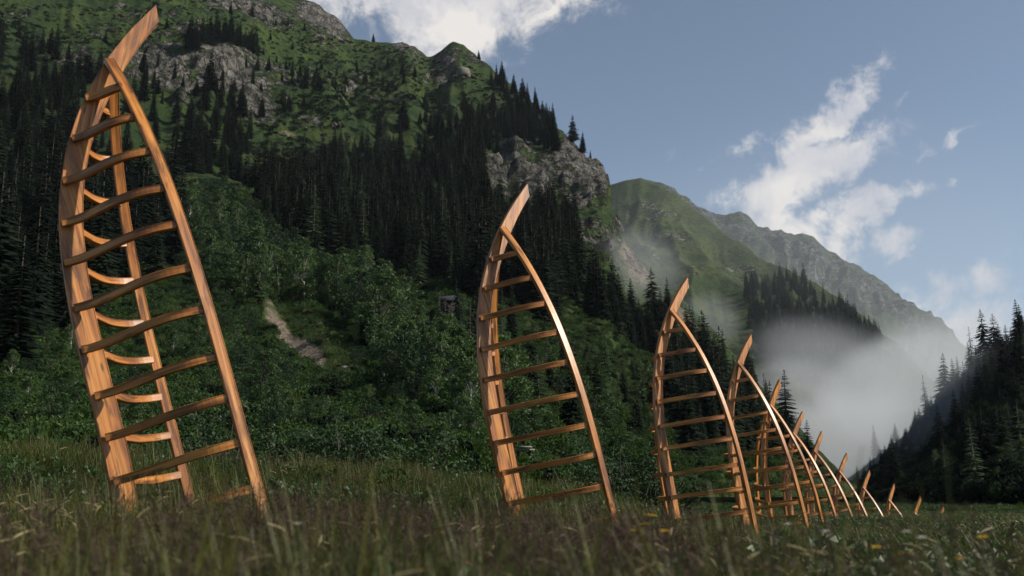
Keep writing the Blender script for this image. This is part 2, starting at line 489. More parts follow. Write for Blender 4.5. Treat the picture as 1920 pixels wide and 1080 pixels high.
class Slope:
    """mountain side: columns follow an azimuth, rows climb from its foot to its crest, then a back side"""
    def __init__(self, ridge, d0, d1, power, base, rock=(), scree=(), floor=(), amp=0.02, lowscale=60.0, rockamp=5.0, rockscale=18.0, seed=0, backk=0.6, gully=0.0, gs=40.0):
        self.gu, self.gs = gully, gs
        self.r = np.array(ridge, float); self.d0 = np.array(d0, float); self.d1 = np.array(d1, float)
        self.pw, self.base, self.rock, self.scree, self.floor = power, base, rock, scree, floor
        self.amp, self.ls, self.ra, self.rs, self.seed, self.bk = amp, lowscale, rockamp, rockscale, seed, backk

    def ry(self, px): return np.interp(px, self.r[:, 0], self.r[:, 1])

    def pxy(self, px, v):
        vv = np.minimum(v, 1.0)
        ry = self.ry(px)
        py = self.base + (ry - self.base) * vv
        D0 = np.interp(px, self.d0[:, 0], self.d0[:, 1]); D1 = np.interp(px, self.d1[:, 0], self.d1[:, 1])
        return py, D0 + (D1 - D0) * vv ** self.pw

    def masks(self, px, py, P):
        rk = seg_mask(px, py, self.rock) if len(self.rock) else np.zeros_like(px)
        sc_ = seg_mask(px, py, self.scree) if len(self.scree) else np.zeros_like(px)
        fl = seg_mask(px, py, self.floor) if len(self.floor) else np.zeros_like(px)
        return rk, sc_, fl

    def P(self, px, v):
        px = np.asarray(px, float); v = np.asarray(v, float)
        px, v = np.broadcast_arrays(px, v)
        py, D = self.pxy(px, v)
        p = unproj(px, py, D)
        back = np.maximum(v - 1, 0)
        if back.max() > 0:
            D1 = np.interp(px, self.d1[:, 0], self.d1[:, 1])
            ax = p[..., :2] / np.linalg.norm(p[..., :2], axis=-1)[..., None]
            p = p.copy()
            p[..., :2] += ax * (back * D1 * 1.0)[..., None]
            p[..., 2] -= back * D1 * self.bk
        rk, _, _ = self.masks(px, py, p)
        taper = np.where(v < 1, np.clip((1 - v) * 9 + 0.12, 0, 1), 0.3)
        low = fbm(p / self.ls, 4, 0.5, self.seed) * self.amp * D * taper
        q = p / self.rs; q = q * np.array([1, 1, 0.6])
        hi = ridged(q, 4, self.seed + 40) * self.ra * np.clip(rk * 1.3, 0.10, 1) * np.clip(taper * 1.0 + 0.25, 0, 1)
        if self.gu:
            gq = np.stack([px / self.gs + 1.2 * v + 0.8 * fbm(p / (self.ls * 2.5), 3, .5, self.seed + 7), v * 3.2 + 0.6 * fbm(p / (self.ls * 1.7), 3, .5, self.seed + 8), 0 * v], -1)
            low = low + self.gu * np.minimum(1, (D / self.d1[:, 1].mean()) ** 1.2 * 1.3) * (ridged(gq, 4, self.seed + 90) - 0.3) * np.clip(taper, .10, 1)
        nrm = np.array([0.25, -0.55, 0.8])
        p = p + nrm * (low + hi)[..., None] * np.clip(v * 8, 0, 1)[..., None]
        return p

    def at(self, px, py):
        """surface point under a photo position"""
        px = np.asarray(px, float); py = np.asarray(py, float)
        v = np.clip((py - self.base) / (self.ry(px) - self.base), 0, 1.0)
        return self.P(px, v)

    def build(self, name, x0, x1, nx, nv, mat, vmax=1.35):
        px = np.linspace(x0, x1, nx)
        v = np.concatenate([np.linspace(0, 1, nv), np.linspace(1, vmax, 14)[1:]])
        PX, VV = np.meshgrid(px, v, indexing='ij')
        P = self.P(PX, VV)
        py, _ = self.pxy(PX, VV)
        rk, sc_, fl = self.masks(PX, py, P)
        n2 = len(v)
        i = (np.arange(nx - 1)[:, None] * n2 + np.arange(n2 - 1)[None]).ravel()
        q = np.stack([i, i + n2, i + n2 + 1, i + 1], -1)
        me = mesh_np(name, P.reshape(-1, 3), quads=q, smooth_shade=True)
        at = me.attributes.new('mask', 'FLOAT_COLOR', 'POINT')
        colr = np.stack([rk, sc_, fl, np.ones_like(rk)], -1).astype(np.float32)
        at.data.foreach_set('color', colr.ravel())
        o = link(name, me, mat)
        return tag(o, kind='structure')


MOUNTAIN = Slope(
    ridge=[(-300, -330), (-150, -300), (0, -250), (150, -190), (300, -130), (420, -80), (500, -35), (560, -4), (600, 4), (628, 22), (648, 46), (664, 66), (700, 75), (735, 75),
           (762, 76), (780, 86), (800, 105), (812, 104), (828, 95), (848, 82), (868, 86), (890, 98), (915, 120), (950, 150), (985, 182), (1020, 214), (1050, 240), (1075, 264),
           (1095, 288), (1112, 305), (1128, 318), (1138, 340), (1143, 372), (1150, 405), (1163, 432), (1172, 462), (1190, 488), (1215, 512), (1245, 530), (1280, 560), (1310, 588),
           (1340, 618), (1370, 652), (1400, 690), (1450, 745), (1500, 800), (1560, 870), (1620, 925)],
    d0=[(-300, 34), (600, 38), (900, 44), (1050, 70), (1150, 100), (1250, 130), (1400, 170), (1620, 230)],
    d1=[(-300, 800), (600, 850), (850, 800), (950, 740), (1050, 640), (1140, 560), (1200, 500), (1260, 460), (1400, 400), (1620, 330)],
    power=1.6, base=932,
    rock=[(610, 30, 60, 34, 35, 1.2), (450, 22, 130, 24, 8, 1.0), (760, 92, 40, 18, 25, .8), (830, 125, 40, 26, -55, .95), (865, 150, 25, 14, 0, .7),
          (390, 95, 85, 36, 5, 1.0), (300, 130, 75, 50, 20, .95), (420, 150, 105, 48, 20, 1.0), (545, 150, 75, 30, 20, .9), (470, 200, 65, 22, 30, .95), (330, 175, 60, 25, 10, 1.0), (600, 120, 40, 22, 0, .6),
          (140, 130, 45, 40, 0, .9), (75, 95, 30, 22, 0, .8), (30, 30, 40, 15, 0, .5), (250, 40, 60, 16, 0, .55),
          (945, 300, 55, 30, 10, .95), (1000, 330, 55, 40, 40, .9), (1075, 310, 60, 55, 60, 1.05), (1110, 345, 45, 55, 60, 1.05), (1095, 440, 50, 30, 10, .75), (1160, 440, 25, 20, 30, .8), (1140, 480, 55, 22, 60, .75),
          (1195, 500, 45, 26, 40, .6), (905, 210, 25, 12, 0, .6), (590, 235, 35, 8, 10, .5), (690, 195, 60, 9, 12, .6), (700, 745, 18, 9, 0, .8), (720, 585, 12, 8, 0, .7), (590, 60, 30, 15, 0, .6)],
    scree=[(551, 650, 76, 20, 44, 1.15), (625, 730, 40, 8, 40, .8), (1185, 500, 55, 28, 55, .8), (1280, 590, 70, 14, 42, .65), (545, 250, 40, 4, 5, .6)],
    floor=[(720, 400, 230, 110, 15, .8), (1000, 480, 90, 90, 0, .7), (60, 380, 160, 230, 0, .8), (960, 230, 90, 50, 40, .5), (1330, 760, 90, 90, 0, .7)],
    amp=0.030, lowscale=85.0, rockamp=9.0, rockscale=24.0, seed=3, gully=6.0, gs=85.0)
_r = random.Random(4)
MOUNTAIN.rock = list(MOUNTAIN.rock) + [(_r.uniform(150, 900), _r.uniform(15, 250), _r.uniform(10, 34), _r.uniform(4, 9), _r.uniform(-10, 35), _r.uniform(.6, 1.0)) for _ in range(60)]
MOUNTAIN.rock += [(_r.uniform(900, 1090), _r.uniform(150, 420), _r.uniform(8, 22), _r.uniform(6, 16), _r.uniform(30, 70), _r.uniform(.6, .95)) for _ in range(14)]
GREEN = Slope(
    ridge=[(1000, 420), (1080, 382), (1120, 355), (1145, 341), (1172, 332), (1200, 328), (1225, 340), (1250, 352), (1270, 366), (1290, 382), (1330, 412), (1370, 442), (1400, 462), (1440, 488),
           (1480, 502), (1520, 528), (1560, 556), (1600, 582), (1640, 612), (1680, 645), (1730, 690), (1800, 770), (1860, 850)],
    d0=[(1000, 760), (1860, 640)], d1=[(1000, 1700), (1200, 1600), (1500, 1250), (1860, 900)], power=1.4, base=940,
    rock=[(1215, 385, 30, 10, 20, .65), (1235, 410, 30, 8, -20, .7), (1265, 450, 40, 12, 20, .7), (1300, 520, 40, 14, -30, .6), (1380, 505, 50, 16, -10, .6), (1210, 470, 40, 10, 30, .5)],
    floor=[(1520, 640, 110, 80, 35, .75)], amp=0.020, lowscale=110.0, rockamp=16.0, rockscale=60.0, seed=21, gully=13.0, gs=110.0)
ROCKY = Slope(
    ridge=[(1100, 420), (1160, 360), (1200, 333), (1230, 344), (1260, 353), (1290, 373), (1310, 386), (1335, 396), (1360, 401), (1385, 400), (1400, 412), (1420, 429), (1450, 434), (1465, 431),
           (1490, 439), (1520, 446), (1545, 466), (1570, 481), (1590, 496), (1612, 500), (1640, 521), (1660, 541), (1690, 559), (1720, 576), (1750, 594), (1780, 617), (1810, 645), (1850, 695), (1900, 760), (1960, 850)],
    d0=[(1100, 1300), (1960, 1200)], d1=[(1100, 2900), (1500, 2600), (1960, 2100)], power=1.3, base=930,
    rock=[(1330, 410, 130, 30, 32, .75), (1480, 470, 120, 40, 32, .8), (1640, 560, 140, 45, 35, .75), (1560, 520, 60, 60, 0, .6)],
    amp=0.012, lowscale=170.0, rockamp=30.0, rockscale=95.0, seed=51, gully=50.0, gs=60.0)
HILL = Slope(
    ridge=[(1540, 938), (1590, 905), (1620, 878), (1650, 852), (1690, 822), (1720, 796), (1760, 745), (1800, 712), (1840, 682), (1880, 655), (1920, 632), (2000, 585), (2150, 500), (2350, 400)],
    d0=[(1540, 380), (1620, 200), (1750, 125), (1920, 92), (2350, 80)], d1=[(1540, 640), (1650, 540), (1760, 420), (1850, 330), (1920, 300), (2350, 260)], power=1.35, base=945,
    rock=[(1700, 905, 70, 12, -10, .5), (1650, 905, 30, 14, 0, .4)], floor=[(1850, 800, 160, 110, -30, .5)], amp=0.03, lowscale=50.0, rockamp=2.5, rockscale=12.0, seed=77)

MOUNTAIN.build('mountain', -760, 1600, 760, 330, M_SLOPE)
GREEN.build('green_mountain', 1000, 1860, 280, 170, M_GREEN)
ROCKY.build('rocky_ridge', 1100, 1960, 300, 170, M_ROCKY)
HILL.build('wooded_hill', 1540, 2330, 240, 130, M_HILL)


def ground_z(x, y):
    x = np.asarray(x, float); y = np.asarray(y, float)
    s = -x * 0.8 + (y - 12) * 0.55
    rise = 1.02 * smooth(-2, 7, s) * (1 - smooth(1.5, 4.5, x - 0.02 * y))
    drop = smooth(19, 30, y) * (1 - smooth(2.0, 5.5, x - 0.10 * (y - 18)))
    z = -0.74 + rise * (1 - drop * 0.95) - 1.0 * drop - 0.20 * smooth(50, 75, y)
    z = z + 0.26 * np.exp(-((x + 1.6) ** 2 / 10 + (y - 5.6) ** 2 / 6))
    P = np.stack(np.broadcast_arrays(x, y, 0 * x), -1)
    near = 1 - smooth(60, 140, np.hypot(x, y))
    z = z + near * (0.07 * fbm(P / 2.3, 3, 0.5, 5) + 0.10 * fbm(P / 9.0, 2, 0.5, 8))
    return z


def build_ground():
    r = np.concatenate([[0.0], np.geomspace(0.4, 90, 190), np.geomspace(95, 9000, 60)])
    a = np.linspace(0, 2 * np.pi, 361)[:-1]
    Rr, A = np.meshgrid(r, a, indexing='ij')
    X, Y = Rr * np.sin(A), Rr * np.cos(A)
    Z = ground_z(X, Y)
    n = len(a)
    i = np.arange(len(r) - 1)[:, None] * n; j = np.arange(n)[None]; jn = (j + 1) % n
    q = np.stack([i + j, i + jn, i + n + jn, i + n + j], -1).reshape(-1, 4)
    m, t = new_mat('meadow_soil')
    g = t.n('ShaderNodeNewGeometry')
    n1 = t.noise(g.outputs['Position'], 0.8, 6.0, 0.65); n2 = t.noise(g.outputs['Position'], 6.0, 4.0, 0.6)
    c = t.mix(t.maprange(n1, 0.35, 0.65), (0.020, 0.032, 0.010), (0.045, 0.052, 0.018))
    c = t.mix(t.maprange(n2, 0.45, 0.7), c, (0.030, 0.020, 0.014))
    bs = t.n('ShaderNodeBsdfPrincipled'); bs.inputs['Roughness'].default_value = 0.95; bs.inputs['Specular IOR Level'].default_value = 0.1
    t.l(c, bs.inputs['Base Color'])
    bp = t.n('ShaderNodeBump'); bp.inputs['Distance'].default_value = 0.1; t.l(n2, bp.inputs['Height']); t.l(bp.outputs[0], bs.inputs['Normal'])
    o = t.n('ShaderNodeOutputMaterial'); t.l(bs.outputs[0], o.inputs['Surface'])
    ob = link('ground', mesh_np('ground', np.stack([X, Y, Z], -1).reshape(-1, 3), quads=q, smooth_shade=True), m)
    tag(ob, kind='structure')


build_ground()


def ribbon(name, pts, wid, mat, dz):
    pts = np.asarray(pts, float)
    tt = np.linspace(0, len(pts) - 1, 60)
    x = np.interp(tt, range(len(pts)), pts[:, 0]); y = np.interp(tt, range(len(pts)), pts[:, 1])
    T = np.gradient(np.stack([x, y], -1), axis=0); T /= np.linalg.norm(T, axis=1)[:, None]
    N = np.stack([-T[:, 1], T[:, 0]], -1)
    V = []
    for s in np.linspace(-wid, wid, 5):
        xx, yy = x + N[:, 0] * s, y + N[:, 1] * s
        V.append(np.stack([xx, yy, ground_z(xx, yy) + dz], -1))
    V = np.stack(V, 1)
    n = 5
    i = (np.arange(59)[:, None] * n + np.arange(4)[None]).ravel()
    o = link(name, mesh_np(name, V.reshape(-1, 3), quads=np.stack([i, i + 1, i + n + 1, i + n], -1), smooth_shade=True), mat)
    return tag(o, kind='structure')


def valley_side():  # unseen ridge, added and shaped to cast shade on the right hill only
    y = np.linspace(-20, 480, 130); u = np.linspace(-1, 1, 60)
    Yg, U = np.meshgrid(y, u, indexing='ij')
    end = smooth(-10, 40, Yg) * (1 - smooth(380, 480, Yg))
    X = 430 + U * 170 + 0.25 * (Yg - 250) * 0
    P = np.stack([X, Yg, 0 * X], -1)
    Z = -6 + end * (255 * (1 - np.abs(U)) ** 0.9 + 16 * fbm(P / 60.0, 4, .5, 33) + 10 * ridged(P / 30.0, 3, 35)) * (1 - 0.0 * U)
    n = len(u); i = (np.arange(len(y) - 1)[:, None] * n + np.arange(n - 1)[None]).ravel()
    me = mesh_np('valley_side', np.stack([X, Yg, Z], -1).reshape(-1, 3), quads=np.stack([i, i + n, i + n + 1, i + 1], -1), smooth_shade=True)
    at = me.attributes.new('mask', 'FLOAT_COLOR', 'POINT')
    at.data.foreach_set('color', np.tile(np.array([.3, 0, 0, 1], np.float32), len(me.vertices)))
    tag(link('valley_side', me, M_SLOPE), kind='structure')


valley_side()
ribbon('road', [(26, 210), (44, 130), (60, 105), (100, 96)], 3.2, M_ROAD, 0.06)

# ------------------------------------------------------------------ boat skeletons
SH = [0.795, 0.2641, -0.0281, 0.0707, 0.0231, 0.004, -0.0006, 0.0598, 0.7168, -0.1892, 0.0168, 0.6449, 0.449, 0.1896, 0.3924]
def kx(t): return -SH[0] * t + SH[1] * t * t + SH[2] * t ** 3
def gx(t): return SH[3] + SH[4] * t + SH[5] * t * t + SH[6] * t ** 3
def gy(t): return SH[7] + SH[8] * t + SH[9] * t * t + SH[10] * t ** 3
PITCH_RIB = 0.4
T1 = SH[14]
WK = 0.205           # stem board width
TK = 0.036           # stem board half thickness
TEND = 5.3


def sweep(P, A, B, ha, hb, name, flip=False, seed=0.0, ch=0.006):
    """bar along P with a chamfered rectangular section (half sizes ha along A, hb along B); uv = grain"""
    P = np.asarray(P, float); n = len(P)
    ha = np.broadcast_to(ha, (n,)); hb = np.broadcast_to(hb, (n,))
    prof = []
    for sx, sy in ((-1, -1), (1, -1), (1, 1), (-1, 1)):
        if sx * sy > 0: prof += [(sx, sy, ch, 0), (sx, sy, 0, ch)]
        else: prof += [(sx, sy, 0, ch), (sx, sy, ch, 0)]
    order = prof
    V = []
    for sx, sy, ca, cb in order:
        V.append(P + A * (sx * (ha - ca))[:, None] + B * (sy * (hb - cb))[:, None])
    V = np.stack(V, 1)
    k = len(order)
    i = np.arange(n - 1)[:, None] * k; j = np.arange(k)[None]; jn = (j + 1) % k
    q = np.stack([i + j, i + jn, i + k + jn, i + k + j], -1).reshape(-1, 4)
    L = np.concatenate([[0], np.cumsum(np.linalg.norm(np.diff(P, axis=0), axis=1))])
    per = np.array([0.0]); cur = V[0]
    step = np.linalg.norm(np.roll(cur, -1, 0) - cur, axis=1)
    per = np.concatenate([[0], np.cumsum(step)])
    verts = V.reshape(-1, 3).tolist(); faces = q.tolist()
    faces.append(list(range(k))[::-1]); faces.append([(n - 1) * k + jj for jj in range(k)])
    me = bpy.data.meshes.new(name)
    me.from_pydata(verts, [], faces)
    uvl = me.uv_layers.new(name='grain')
    uvs = []
    nq = len(q)
    for fi in range(nq):
        a = fi // k; b = fi % k
        uvs += [(per[b] + seed, L[a]), (per[b + 1] + seed, L[a]), (per[b + 1] + seed, L[a + 1]), (per[b] + seed, L[a + 1])]
    for fi in (0, n - 1):
        for jj in range(k): uvs.append((seed + jj * 0.02, L[fi] + 0.01 * jj))
    uvl.data.foreach_set('uv', np.array(uvs, np.float32).ravel())
    me.materials.append(M_WOOD)
    me.update()
    # outward normals
    import bmesh
    bm = bmesh.new(); bm.from_mesh(me); bmesh.ops.recalc_face_normals(bm, faces=bm.faces); bm.to_mesh(me); bm.free()
    return me


def unit(v): return v / (np.linalg.norm(v, axis=-1)[..., None] + 1e-9)


def stem_mesh():
    ts = np.concatenate([np.linspace(-SH[12], 0, 8), np.linspace(0, TEND, 46)[1:]])
    outer = np.stack([kx(ts), 0 * ts, -ts], -1)
    inner = np.stack([kx(ts) + WK * (1 + 0.12 * np.exp(-((ts - 0.3) / 0.5) ** 2)), 0 * ts, -ts], -1)
    # slanted prow end: outer edge runs on to a point
    C = (outer + inner) / 2
    A = np.broadcast_to(np.array([1.0, 0, 0]), C.shape)
    me = sweep(C, A, np.broadcast_to(np.array([0, 1.0, 0]), C.shape), np.linalg.norm(inner - outer, axis=1) / 2, TK, 'stem_board', seed=0.3, ch=0.005)
    for v in me.vertices:
        if v.index < 8 and v.co.x < C[0, 0]:
            k = SH[11] - SH[12]
            v.co.x += float(kx(-SH[11]) - kx(-SH[12])); v.co.z += k
    # grain runs straight up the planks while the board outline curves
    uvl = me.uv_layers['grain'].data
    for lp in me.loops:
        c = me.vertices[lp.vertex_index].co
        uvl[lp.index].uv = (c.x - 0.42 * max(0.0, c.z + 0.7) + 2.0 * c.y + 0.04 * c.z, c.z)
    return me


def rail_mesh(sg):
    t = np.linspace(-0.02, TEND, 60)
    P = np.stack([gx(t), sg * gy(t), -t], -1)
    T = unit(np.gradient(P, axis=0))
    X = np.array([1.0, 0, 0])
    A = unit(X - T * (T @ X)[:, None])          # toward the open side
    B = unit(np.cross(T, A))                    # across, outward
    B = B * np.sign((B[:, 1] * sg))[:, None]
    P = P - A * 0.035
    if sg > 0: P = P + A * (0.075 * np.exp(-np.maximum(t, 0) / 0.5))[:, None]
    return sweep(P, A, B, 0.048, 0.027, 'side_rail', seed=0.7 + sg * 0.2, ch=0.005)


def rib_mesh(i, sg):
    t = T1 + i * PITCH_RIB
    x0, x1, y1 = kx(t) + 0.02, gx(t) - 0.06, gy(t) - 0.02
    dx = x1 - x0
    p0 = np.array([x0, TK + 0.022]); p1 = np.array([x0 + dx * 0.38, TK + 0.022 + y1 * 0.10]); p2 = np.array([x0 + dx * 0.40, y1 * 0.92]); p3 = np.array([x1, y1])
    if i == 0: p1 = np.array([x0 + dx * 0.4, TK + 0.022]); p2 = np.array([x0 + dx * 0.55, y1 * 0.75])
    s = np.linspace(0, 1, 26)[:, None]
    C = (1 - s) ** 3 * p0 + 3 * (1 - s) ** 2 * s * p1 + 3 * (1 - s) * s * s * p2 + s ** 3 * p3
    P = np.stack([C[:, 0], sg * C[:, 1], np.full(len(C), -t)], -1)
    T = unit(np.gradient(P, axis=0))
    Z = np.broadcast_to(np.array([0, 0, 1.0]), P.shape)
    N = unit(np.cross(Z, T))
    taper = 0.026 + 0.010 * np.sin(np.pi * s[:, 0]) ** 1.0
    return sweep(P, N, Z, taper * 0.85, 0.036, 'rib', seed=i * 0.37 + sg * 0.11, ch=0.005)


STEM = stem_mesh()
RAIL = {s: rail_mesh(s) for s in (-1, 1)}
NRIB = 12
RIB = {(i, s): rib_mesh(i, s) for i in range(NRIB) for s in (-1, 1)}
POSES = [[-3.975, 9.039, 4.1417, 0.5816, -0.2764, 0.0426], [-0.186, 13.1024, 3.5746, 0.5872, -0.2007, 0.0634], [2.7742, 17.4363, 3.2553, 0.6206, -0.1356, 0.0003],
         [5.1067, 22.5636, 3.0031, 0.5389, -0.1627, 0.0352], [6.7533, 26.2931, 2.3756, 0.6679, -0.1434, 0.1085], [8.4205, 30.2262, 1.8992, 0.5554, -0.1354, -0.0069],
         [10.1042, 33.8401, 1.5321, 0.5536, -0.1581, -0.018], [11.9773, 37.1673, 0.9467, 0.5212, -0.1427, -0.0031], [13.8605, 40.2379, 0.4013, 0.5249, -0.1465, 0.0084],
         [15.9354, 43.1786, -0.0934, 0.5389, -0.1724, 0.0144], [18.1003, 46.0001, -0.6475, 0.4728, -0.1744, 0.0991], [20.2696, 48.8086, -1.1046, 0.4505, -0.1664, 0.1132]]
BOAT_LABELS = [
    'tallest wooden boat skeleton, nearest the camera, its ribs curving visibly on both sides',
    'second largest boat skeleton, standing alone between the tallest one and the crowded row',
    'third boat skeleton, the first of the crowded row, beside the leafy bush',
    'fourth boat skeleton, half overlapped by the third one, with nine rungs showing',
    'fifth boat skeleton, its prow board just left of the slender dark spruce',
    'sixth boat skeleton, its prow against grey mist right of the slender spruce',
    'seventh boat skeleton in the row, rail curving behind the pale rails of the sixth',
    'eighth boat skeleton, sunk to its upper third, prow against the grey mist',
    'ninth boat skeleton, sunk so deep that only prow, one long rail and two rungs show',
    'tenth boat skeleton, only its prow board and a short diagonal rail above the grass',
    'lone tilted prow board without a rail, next to the last tiny tip',
    'smallest wooden prow tip just poking out of the grass at the end of the row']


def ground_at(p): return float(ground_z(p[0], p[1]))


for bi, q in enumerate(POSES):
    Rm = Matrix.Rotation(q[5], 3, 'X') @ Matrix.Rotation(q[4], 3, 'Y') @ Matrix.Rotation(q[3], 3, 'Z')
    Rn = np.array(Rm); T0 = np.array(q[:3])
    root = empty('boat_frame', (0, 0, 0))
    root.matrix_world = Matrix.Translation(Vector(q[:3])) @ Rm.to_4x4()
    tag(root, BOAT_LABELS[bi], 'boat sculpture', 'wooden boat skeletons planted upright in the meadow')
    link('stem_board', STEM, M_WOOD, root)
    apex = T0
    if apex[2] > ground_at(apex) + 0.05:
        for s in (-1, 1): link('side_rail', RAIL[s], M_WOOD, root)
    for i in range(NRIB):
        for s in (-1, 1):
            t = T1 + i * PITCH_RIB
            e = T0 + Rn @ np.array([gx(t), s * gy(t), -t]); f = T0 + Rn @ np.array([kx(t), 0, -t])
            if max(e[2] - ground_at(e), f[2] - ground_at(f)) > 0.0:
                ro = link('rib', RIB[(i, s)], M_WOOD, root)
                ro.location = (random.uniform(-.006, .006), 0, random.uniform(-.018, .018)); ro.rotation_euler = (random.uniform(-.004, .004), random.uniform(-.005, .005), 0)

# ------------------------------------------------------------------ trees
def spruce_proto(seed, dense=1.0, slim=0.17, levels=30, ragged=0.25, sprigs=4):
    """unit height; x-y radius about slim.  returns crown mesh, trunk mesh"""
    r = np.random.default_rng(seed)
    mb = MB()
    for k in range(levels):
        z = 0.08 + 0.90 * (k + r.uniform(-.3, .3)) / levels
        z = min(z, 0.975)
        f = (1 - z)
        R0 = slim * (f ** 0.80) * (1.0 if z > 0.2 else 0.78 + z) + 0.006
        nb = int((6 + 7 * f) * dense)
        ph = r.uniform(0, 6.28)
        for b in range(nb):
            if r.random() < 0.10: continue
            a = ph + 6.283 * (b + r.uniform(-.35, .35)) / nb
            L = R0 * r.uniform(1 - ragged, 1 + ragged)
            dr = np.array([math.cos(a), math.sin(a), 0]); sd = np.array([-math.sin(a), math.cos(a), 0])
            droop = r.uniform(0.28, 0.55) if z < 0.8 else r.uniform(-0.5, 0.1)
            lift = 0.25
            # branch spine: down then tip up
            p0 = np.array([0, 0, z]); p1 = p0 + dr * L * .5 - np.array([0, 0, droop * L * .5]); p2 = p0 + dr * L - np.array([0, 0, droop * L * (1 - lift * .5)])
            wd = L * r.uniform(.20, .30) + 0.004
            mb.add([p0, p1 + sd * wd * .5 - np.array([0, 0, wd * .30]), p2, p1 - sd * wd * .5 - np.array([0, 0, wd * .30]), p1 + np.array([0, 0, wd * .15])],
                   t=[[0, 1, 4], [1, 2, 4], [4, 2, 3], [0, 4, 3]])
            for s in range(sprigs):
                u = r.uniform(.25, .98); c = p0 + (p2 - p0) * u + np.array([0, 0, -0.002])
                sg = r.choice((-1, 1)); l2 = L * r.uniform(.16, .34) * (1.15 - u * .5)
                e = c + sd * sg * l2 * .8 + dr * l2 * .55 - np.array([0, 0, l2 * r.uniform(.3, .9)])
                mb.add([c - dr * l2 * .18, c + dr * l2 * .22, e], t=[[0, 1, 2]])
    for s in range(10):
        a = r.uniform(0, 6.28); c = np.array([0, 0, 0.95 + .045 * r.random()])
        mb.add([c, c + np.array([math.cos(a) * .012, math.sin(a) * .012, .004]), c + np.array([0, 0, .02])], t=[[0, 1, 2]])
    crown = mb.mesh('crown')
    tb = MB(); tb.tube([[0, 0, -0.06], [0, 0, .3], [0, 0, .7], [0, 0, 1.0]], [.016, .012, .006, .0015], 6)
    return crown, tb.mesh('trunk')


SPRUCE = []
for k in range(6):
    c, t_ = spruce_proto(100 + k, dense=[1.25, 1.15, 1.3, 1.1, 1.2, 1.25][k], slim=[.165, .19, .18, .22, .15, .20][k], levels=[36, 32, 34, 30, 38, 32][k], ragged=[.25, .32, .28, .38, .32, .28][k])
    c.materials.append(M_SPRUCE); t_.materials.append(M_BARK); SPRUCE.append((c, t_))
LARCH = []
for k in range(2):
    c, t_ = spruce_proto(150 + k, dense=.7, slim=.15, levels=26, ragged=.45, sprigs=5)
    c.materials.append(M_LARCH); t_.materials.append(M_BARK); LARCH.append((c, t_))


def leaf_cloud(mb, r, centers, radii, n_each, size, flat=0.8):
    for c, R in zip(centers, radii):
        n = max(3, int(n_each))
        dv = r.normal(size=(n, 3)); dv /= np.linalg.norm(dv, axis=1)[:, None]
        p = c + dv * (R * r.uniform(0.55, 1.05, n) ** .6)[:, None] * np.array([1, 1, flat])
        nn = dv * .6 + r.normal(size=(n, 3)) * .6; nn /= np.linalg.norm(nn, axis=1)[:, None]
        a = np.cross(nn, r.normal(size=(n, 3))); a /= np.linalg.norm(a, axis=1)[:, None]
        b = np.cross(nn, a)
        s = size * r.uniform(.6, 1.3, n)[:, None]
        V = np.stack([p - a * s, p + b * s * .45 + nn * s * .12, p + a * s, p - b * s * .45 + nn * s * .12], 1)
        i = np.arange(n)[:, None] * 4
        mb.add(V.reshape(-1, 3), q=i + np.array([[0, 1, 2, 3]]))


def broad_proto(seed, h=1.0, slender=0.3, clusters=34, leaves=70, size=.028, bark=None):
    r = np.random.default_rng(seed)
    mb, tb = MB(), MB()
    top = np.array([r.uniform(-.04, .04), r.uniform(-.04, .04), .92])
    tb.tube([[0, 0, -.08], top * .35 + [0.01, 0, 0], top * .7, top], [.014, .010, .006, .002], 6)
    cs, rs = [], []
    for k in range(clusters):
        z = r.uniform(.14, .98)
        prof = math.sin(math.pi * min(1, (z - .05) / 1.02) ** .8) ** .7
        a = r.uniform(0, 6.28); rad = slender * prof * math.sqrt(r.random())
        c = np.array([math.cos(a) * rad, math.sin(a) * rad, z]) + top * np.array([z, z, 0])
        cs.append(c); rs.append(r.uniform(.045, .10) * (1 if z < .85 else .6))
        if k % 2 == 0: tb.tube([top * (z * .7), (top * (z * .7) + c) / 2 + [0, 0, .02], c], [.005, .0035, .0012], 4)
    leaf_cloud(mb, r, cs, rs, leaves, size)
    return mb.mesh('crown'), tb.mesh('trunk')


BROAD = []
for k in range(5):
    c, t_ = broad_proto(200 + k, slender=[.24, .30, .20, .36, .27][k], clusters=[64, 70, 54, 76, 64][k], leaves=80, size=.017)
    c.materials.append([M_BIRCHLEAF, M_BROAD, M_BIRCHLEAF, M_ALDER, M_BROAD][k]); t_.materials.append(M_BIRCH if k in (0, 2) else M_BARK); BROAD.append((c, t_))
BUSH = []
for k in range(3):
    r = np.random.default_rng(300 + k)
    mb, tb = MB(), MB(); cs, rs = [], []
    for s in range(46):
        a = r.uniform(0, 6.28); e = np.array([math.cos(a), math.sin(a), 0]) * r.uniform(.05, .55) + np.array([0, 0, r.uniform(.35, 1.0)])
        if np.hypot(e[0], e[1]) > .42: e[2] *= .75
        tb.tube([[e[0] * .15, e[1] * .15, -.1], e * [.6, .6, .55], e], [.012, .007, .002], 4)
        for u in (.45, .7, .9, 1.0): cs.append(e * [u ** .7, u ** .7, u] + r.normal(size=3) * .04); rs.append(r.uniform(.05, .10))
    leaf_cloud(mb, r, cs, rs, 34, .019)
    c, t_ = mb.mesh('foliage'), tb.mesh('stems')
    c.materials.append(M_BUSH); t_.materials.append(M_BARK); BUSH.append((c, t_))


